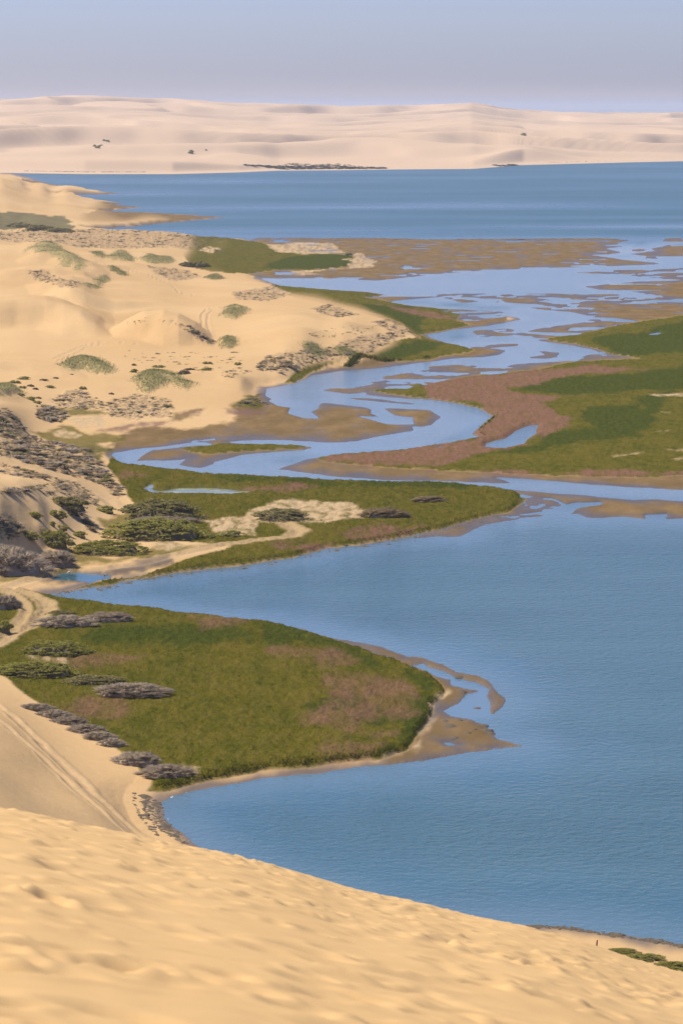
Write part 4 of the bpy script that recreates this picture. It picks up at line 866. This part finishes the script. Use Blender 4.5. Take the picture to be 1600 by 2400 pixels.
def lump(seed, flat=.35):
    r = np.random.default_rng(seed); na, nr_ = 9, 4
    vv = [[0, 0, flat]]
    for i in range(1, nr_ + 1):
        for k in range(na):
            g_ = 2 * math.pi * k / na; q = i / nr_ * r.uniform(.75, 1.25); vv.append([q * math.cos(g_), q * math.sin(g_), flat * (1 - (i / nr_) ** 1.6) * r.uniform(.6, 1.3) - (.06 if i == nr_ else 0)])
    f_ = [[0, 1 + k, 1 + (k + 1) % na] for k in range(na)]
    for i in range(nr_ - 1):
        for k in range(na):
            a, b = 1 + i * na + k, 1 + i * na + (k + 1) % na; f_ += [[a, a + na, b + na], [a, b + na, b]]
    return np.array(vv), np.array(f_)
for i, (x, y, s) in enumerate([(1075, 1588, .55), (1082, 1624, .6), (1042, 1694, .35), (1055, 1706, .6), (1076, 1692, .35), (1133, 1702, .5), (1139, 1715, .7), (1149, 1720, .5), (1065, 1733, .45), (1097, 1722, .35), (1110, 1714, .35), (1118, 1660, .4)]):
    X, Y = at(x, y); o = mk('seaweed_clump', *lump(i), M_WEED); o.location = (X[0], Y[0], max(0, glook(G, X, Y)[0])); o.scale = (s * 1.5, s * 1.8, s)
    tag(o, 'black seaweed clump lying on the mud spit off the marsh tip', 'seaweed', 'seaweed on the mud spit')
def litter(name, label, cat_, pl, n_, s, mat, seed, jit, off=(0, 0), flat=.3, inpoly=False):
    r = np.random.default_rng(seed)
    if inpoly: q = inside(pl, n_, r)
    else:
        L = np.concatenate([[0], np.cumsum(np.hypot(*np.diff(pl, axis=0).T))]); t = r.uniform(0, L[-1], n_)
        q = np.stack([np.interp(t, L, pl[:, 0]), np.interp(t, L, pl[:, 1])], 1) + r.normal(0, 1, (n_, 2)) * jit + np.array(off)
    X, Y = at(q[:, 0], q[:, 1]); z = np.maximum(glook(G, X, Y), 0); vv, ff, o_ = [], [], 0
    for i in range(n_):
        v, f_ = lump(seed + i % 7, flat); k = s * math.exp(r.normal(0, .5)); a = r.uniform(0, 6.3)
        v = v * k * np.array([1.6, 1.2, 1]); vv.append(np.stack([v[:, 0] * math.cos(a) - v[:, 1] * math.sin(a) + X[i], v[:, 0] * math.sin(a) + v[:, 1] * math.cos(a) + Y[i], v[:, 2] + z[i]], 1)); ff.append(f_ + o_); o_ += len(v)
    tag(mk(name, np.concatenate(vv), np.concatenate(ff), mat), label, cat_, kind='stuff')
litter('seaweed', 'dark seaweed wrack strewn on the little beach below the dune', 'seaweed', y4('880,690 970,730 990,780 1000,830 1060,890 1100,930 1170,1000 1100,985 1000,930 930,880 880,810 860,740'), 480, .11, M_WEED, 40, 0, inpoly=True)
litter('seaweed', 'thin dark wrack line along the top of the little beach', 'seaweed', y4('815,690 830,760 850,810 900,870 960,930'), 80, .11, M_WEED, 50, np.array([2, 2.5]))
litter('seaweed', 'dark wrack along the right-hand beach waterline', 'seaweed', y6('590,708 850,722 1100,758 1300,788 1568,832'), 420, .12, M_WEED, 60, np.array([3, 2.5]))
litter('seaweed', 'wrack and clods along the bay edge of the marsh spit', 'seaweed', C_BOT[1:], 300, .17, M_WEED, 70, np.array([4, 2.5]), (0, 4))
litter('seaweed', 'dark line of wrack along the far edge of the brown flat', 'seaweed', cat(z4('500,152 1000,152'), z5('0,157 600,156 1060,150 1230,165')), 260, .9, M_WEED, 80, np.array([8, .8]), (0, 2), .12)
litter('foam', 'white foam flecks along the near waterlines', 'foam', cat(P('471,1990 425,1952 406,1937 377,1891 373,1883 398,1868 432,1858 476,1852')), 9, .06, M_FOAM, 90, np.array([2.5, 1.5]), (2, 0), .2)
X, Y = at(1397, 2222); pr = empty('wooden_post', (X[0], Y[0], glook(G, X, Y)[0]))
mk('post', *tube([[0, 0, -.3], [.02, 0, .35], [.05, 0, .75], [.05, 0, .8]], [.09, .08, .07, .03]), M_WOOD, pr); tag(pr, 'short brown wooden post standing on the beach below the bay', 'post')

# far shore: scattered shrubs, the shrub belt at the water and a line of birds
fpx, fpy = 800 + F * FX / (FY * _ct + (CAM_H - FZ) * _st), 1200 + F * ((CAM_H - FZ) * _ct - FY * _st) / (FY * _ct + (CAM_H - FZ) * _st)
def at_far(x, y):
    c_ = int(np.clip(round((x - 800) / F / (fu[1] - fu[0]) + (nfc - 1) / 2), 0, nfc - 1)); col = fpy[:, c_]
    j = int(np.argmax(col <= y)); return FX[j, c_] + (x - fpx[j, c_]) / F * FY[j, c_], FY[j, c_], FZ[j, c_]
for i, (x, y, w_, h_, lb, gp) in enumerate([(222, 344, 9, 5, 'dark shrub in the loose cluster on the far dune face', 'far dune cluster'), (229, 351, 13, 7, 'dark shrub in the loose cluster on the far dune face', 'far dune cluster'), (234, 346, 7, 4, 'dark shrub in the loose cluster on the far dune face', 'far dune cluster'), (238, 341, 8, 3, 'dark shrub in the loose cluster on the far dune face', 'far dune cluster'), (244, 338, 8, 3, 'dark shrub in the loose cluster on the far dune face', 'far dune cluster'), (252, 334, 10, 3, 'dark shrub in the loose cluster on the far dune face', 'far dune cluster'),
                                        (448, 361, 15, 8, 'lone round shrub on the far sand above the water', None), (483, 358, 6, 4, 'small slanting shrub right of the lone far shrub', None), (1226, 318, 16, 6, 'peaked dark clump high on the far dunes to the right', None)]):
    X, Y, z = at_far(x, y); r = empty('far_shrub', (X, Y, z - .5)); k = Y / F
    for part, me in zip(('foliage', 'twigs'), SH['g', i % 2]):
        o = bpy.data.objects.new(part, me); C.objects.link(o); o.parent = r; o.scale = (w_ * k / 2, w_ * k / 2, h_ * k)
    tag(r, lb, 'shrub', gp)
vv, ff, o_ = [], [], 0; tb, tf = tuft(77, 60); belt = P('560,386 640,389 720,389 800,391 905,393 905,396 800,397 720,397 660,398 640,394')
q = np.concatenate([inside(belt, 420, rg), inside(P('1150,387 1200,386 1225,389 1170,391'), 60, rg), inside(P('640,386 700,384 800,385 860,391 700,390'), 60, rg)])
for x, y in q:
    X, Y, z = at_far(x, y); s = rg.uniform(2.0, 4.2); vv.append(tb * np.array([s * 1.3, s, s * .75]) + [X, Y, z - .3]); ff.append(tf + o_); o_ += len(tb)
vv = np.concatenate(vv); c = np.tile(np.array([[.085, .080, .052]]), (len(vv), 1)) * rg.uniform(.7, 1.3, (len(vv), 1))
tag(mk('shrubbery', vv, np.concatenate(ff), M_GRASS, attrs={'tint': tint_arr(c, 1)}, smooth=False), 'dark belt of low shrubs along the far shore of the lagoon', 'shrubs', kind='stuff')
vv, ff, o_ = [], [], 0; tb, tf = lump(5, .9)
for x in np.concatenate([rg.uniform(48, 340, 150), rg.uniform(1280, 1420, 25)]):
    X, Y, z = at_far(x, np.interp(x, upx, shore_y) - 3.2); s = rg.uniform(.4, .75); vv.append(tb * np.array([s * 1.2, s, s * 1.5]) + [X, Y, max(z, 0)]); ff.append(tf + o_); o_ += len(tb)
tag(mk('bird_flock', np.concatenate(vv), np.concatenate(ff), M_DARKF), 'long dark line of resting birds along the far beach', 'birds', kind='stuff')
# ------------------------------------------------------------------ air
hz = bpy.data.materials.new('haze air'); hz.use_nodes = True; hz.node_tree.nodes.clear()
ho = hz.node_tree.nodes.new('ShaderNodeOutputMaterial'); hv = hz.node_tree.nodes.new('ShaderNodeVolumePrincipled')
hv.inputs['Color'].default_value = (0.80, 0.845, 0.94, 1); hv.inputs['Density'].default_value = 0.000050; hv.inputs['Anisotropy'].default_value = 0.2
hz.node_tree.links.new(hv.outputs[0], ho.inputs['Volume'])
hw, h0, h1 = 1200000.0, -4.0, 150.0
hb = np.array([[x, y, z] for x in (-hw, hw) for y in (-hw, hw) for z in (h0, h1)])
o = mk('haze', hb, [[0, 1, 3, 2], [4, 6, 7, 5], [0, 4, 5, 1], [2, 3, 7, 6], [0, 2, 6, 4], [1, 5, 7, 3]], hz, smooth=False)
tag(o, 'pale haze hanging over the lagoon and distant dunes', 'haze', kind='stuff')
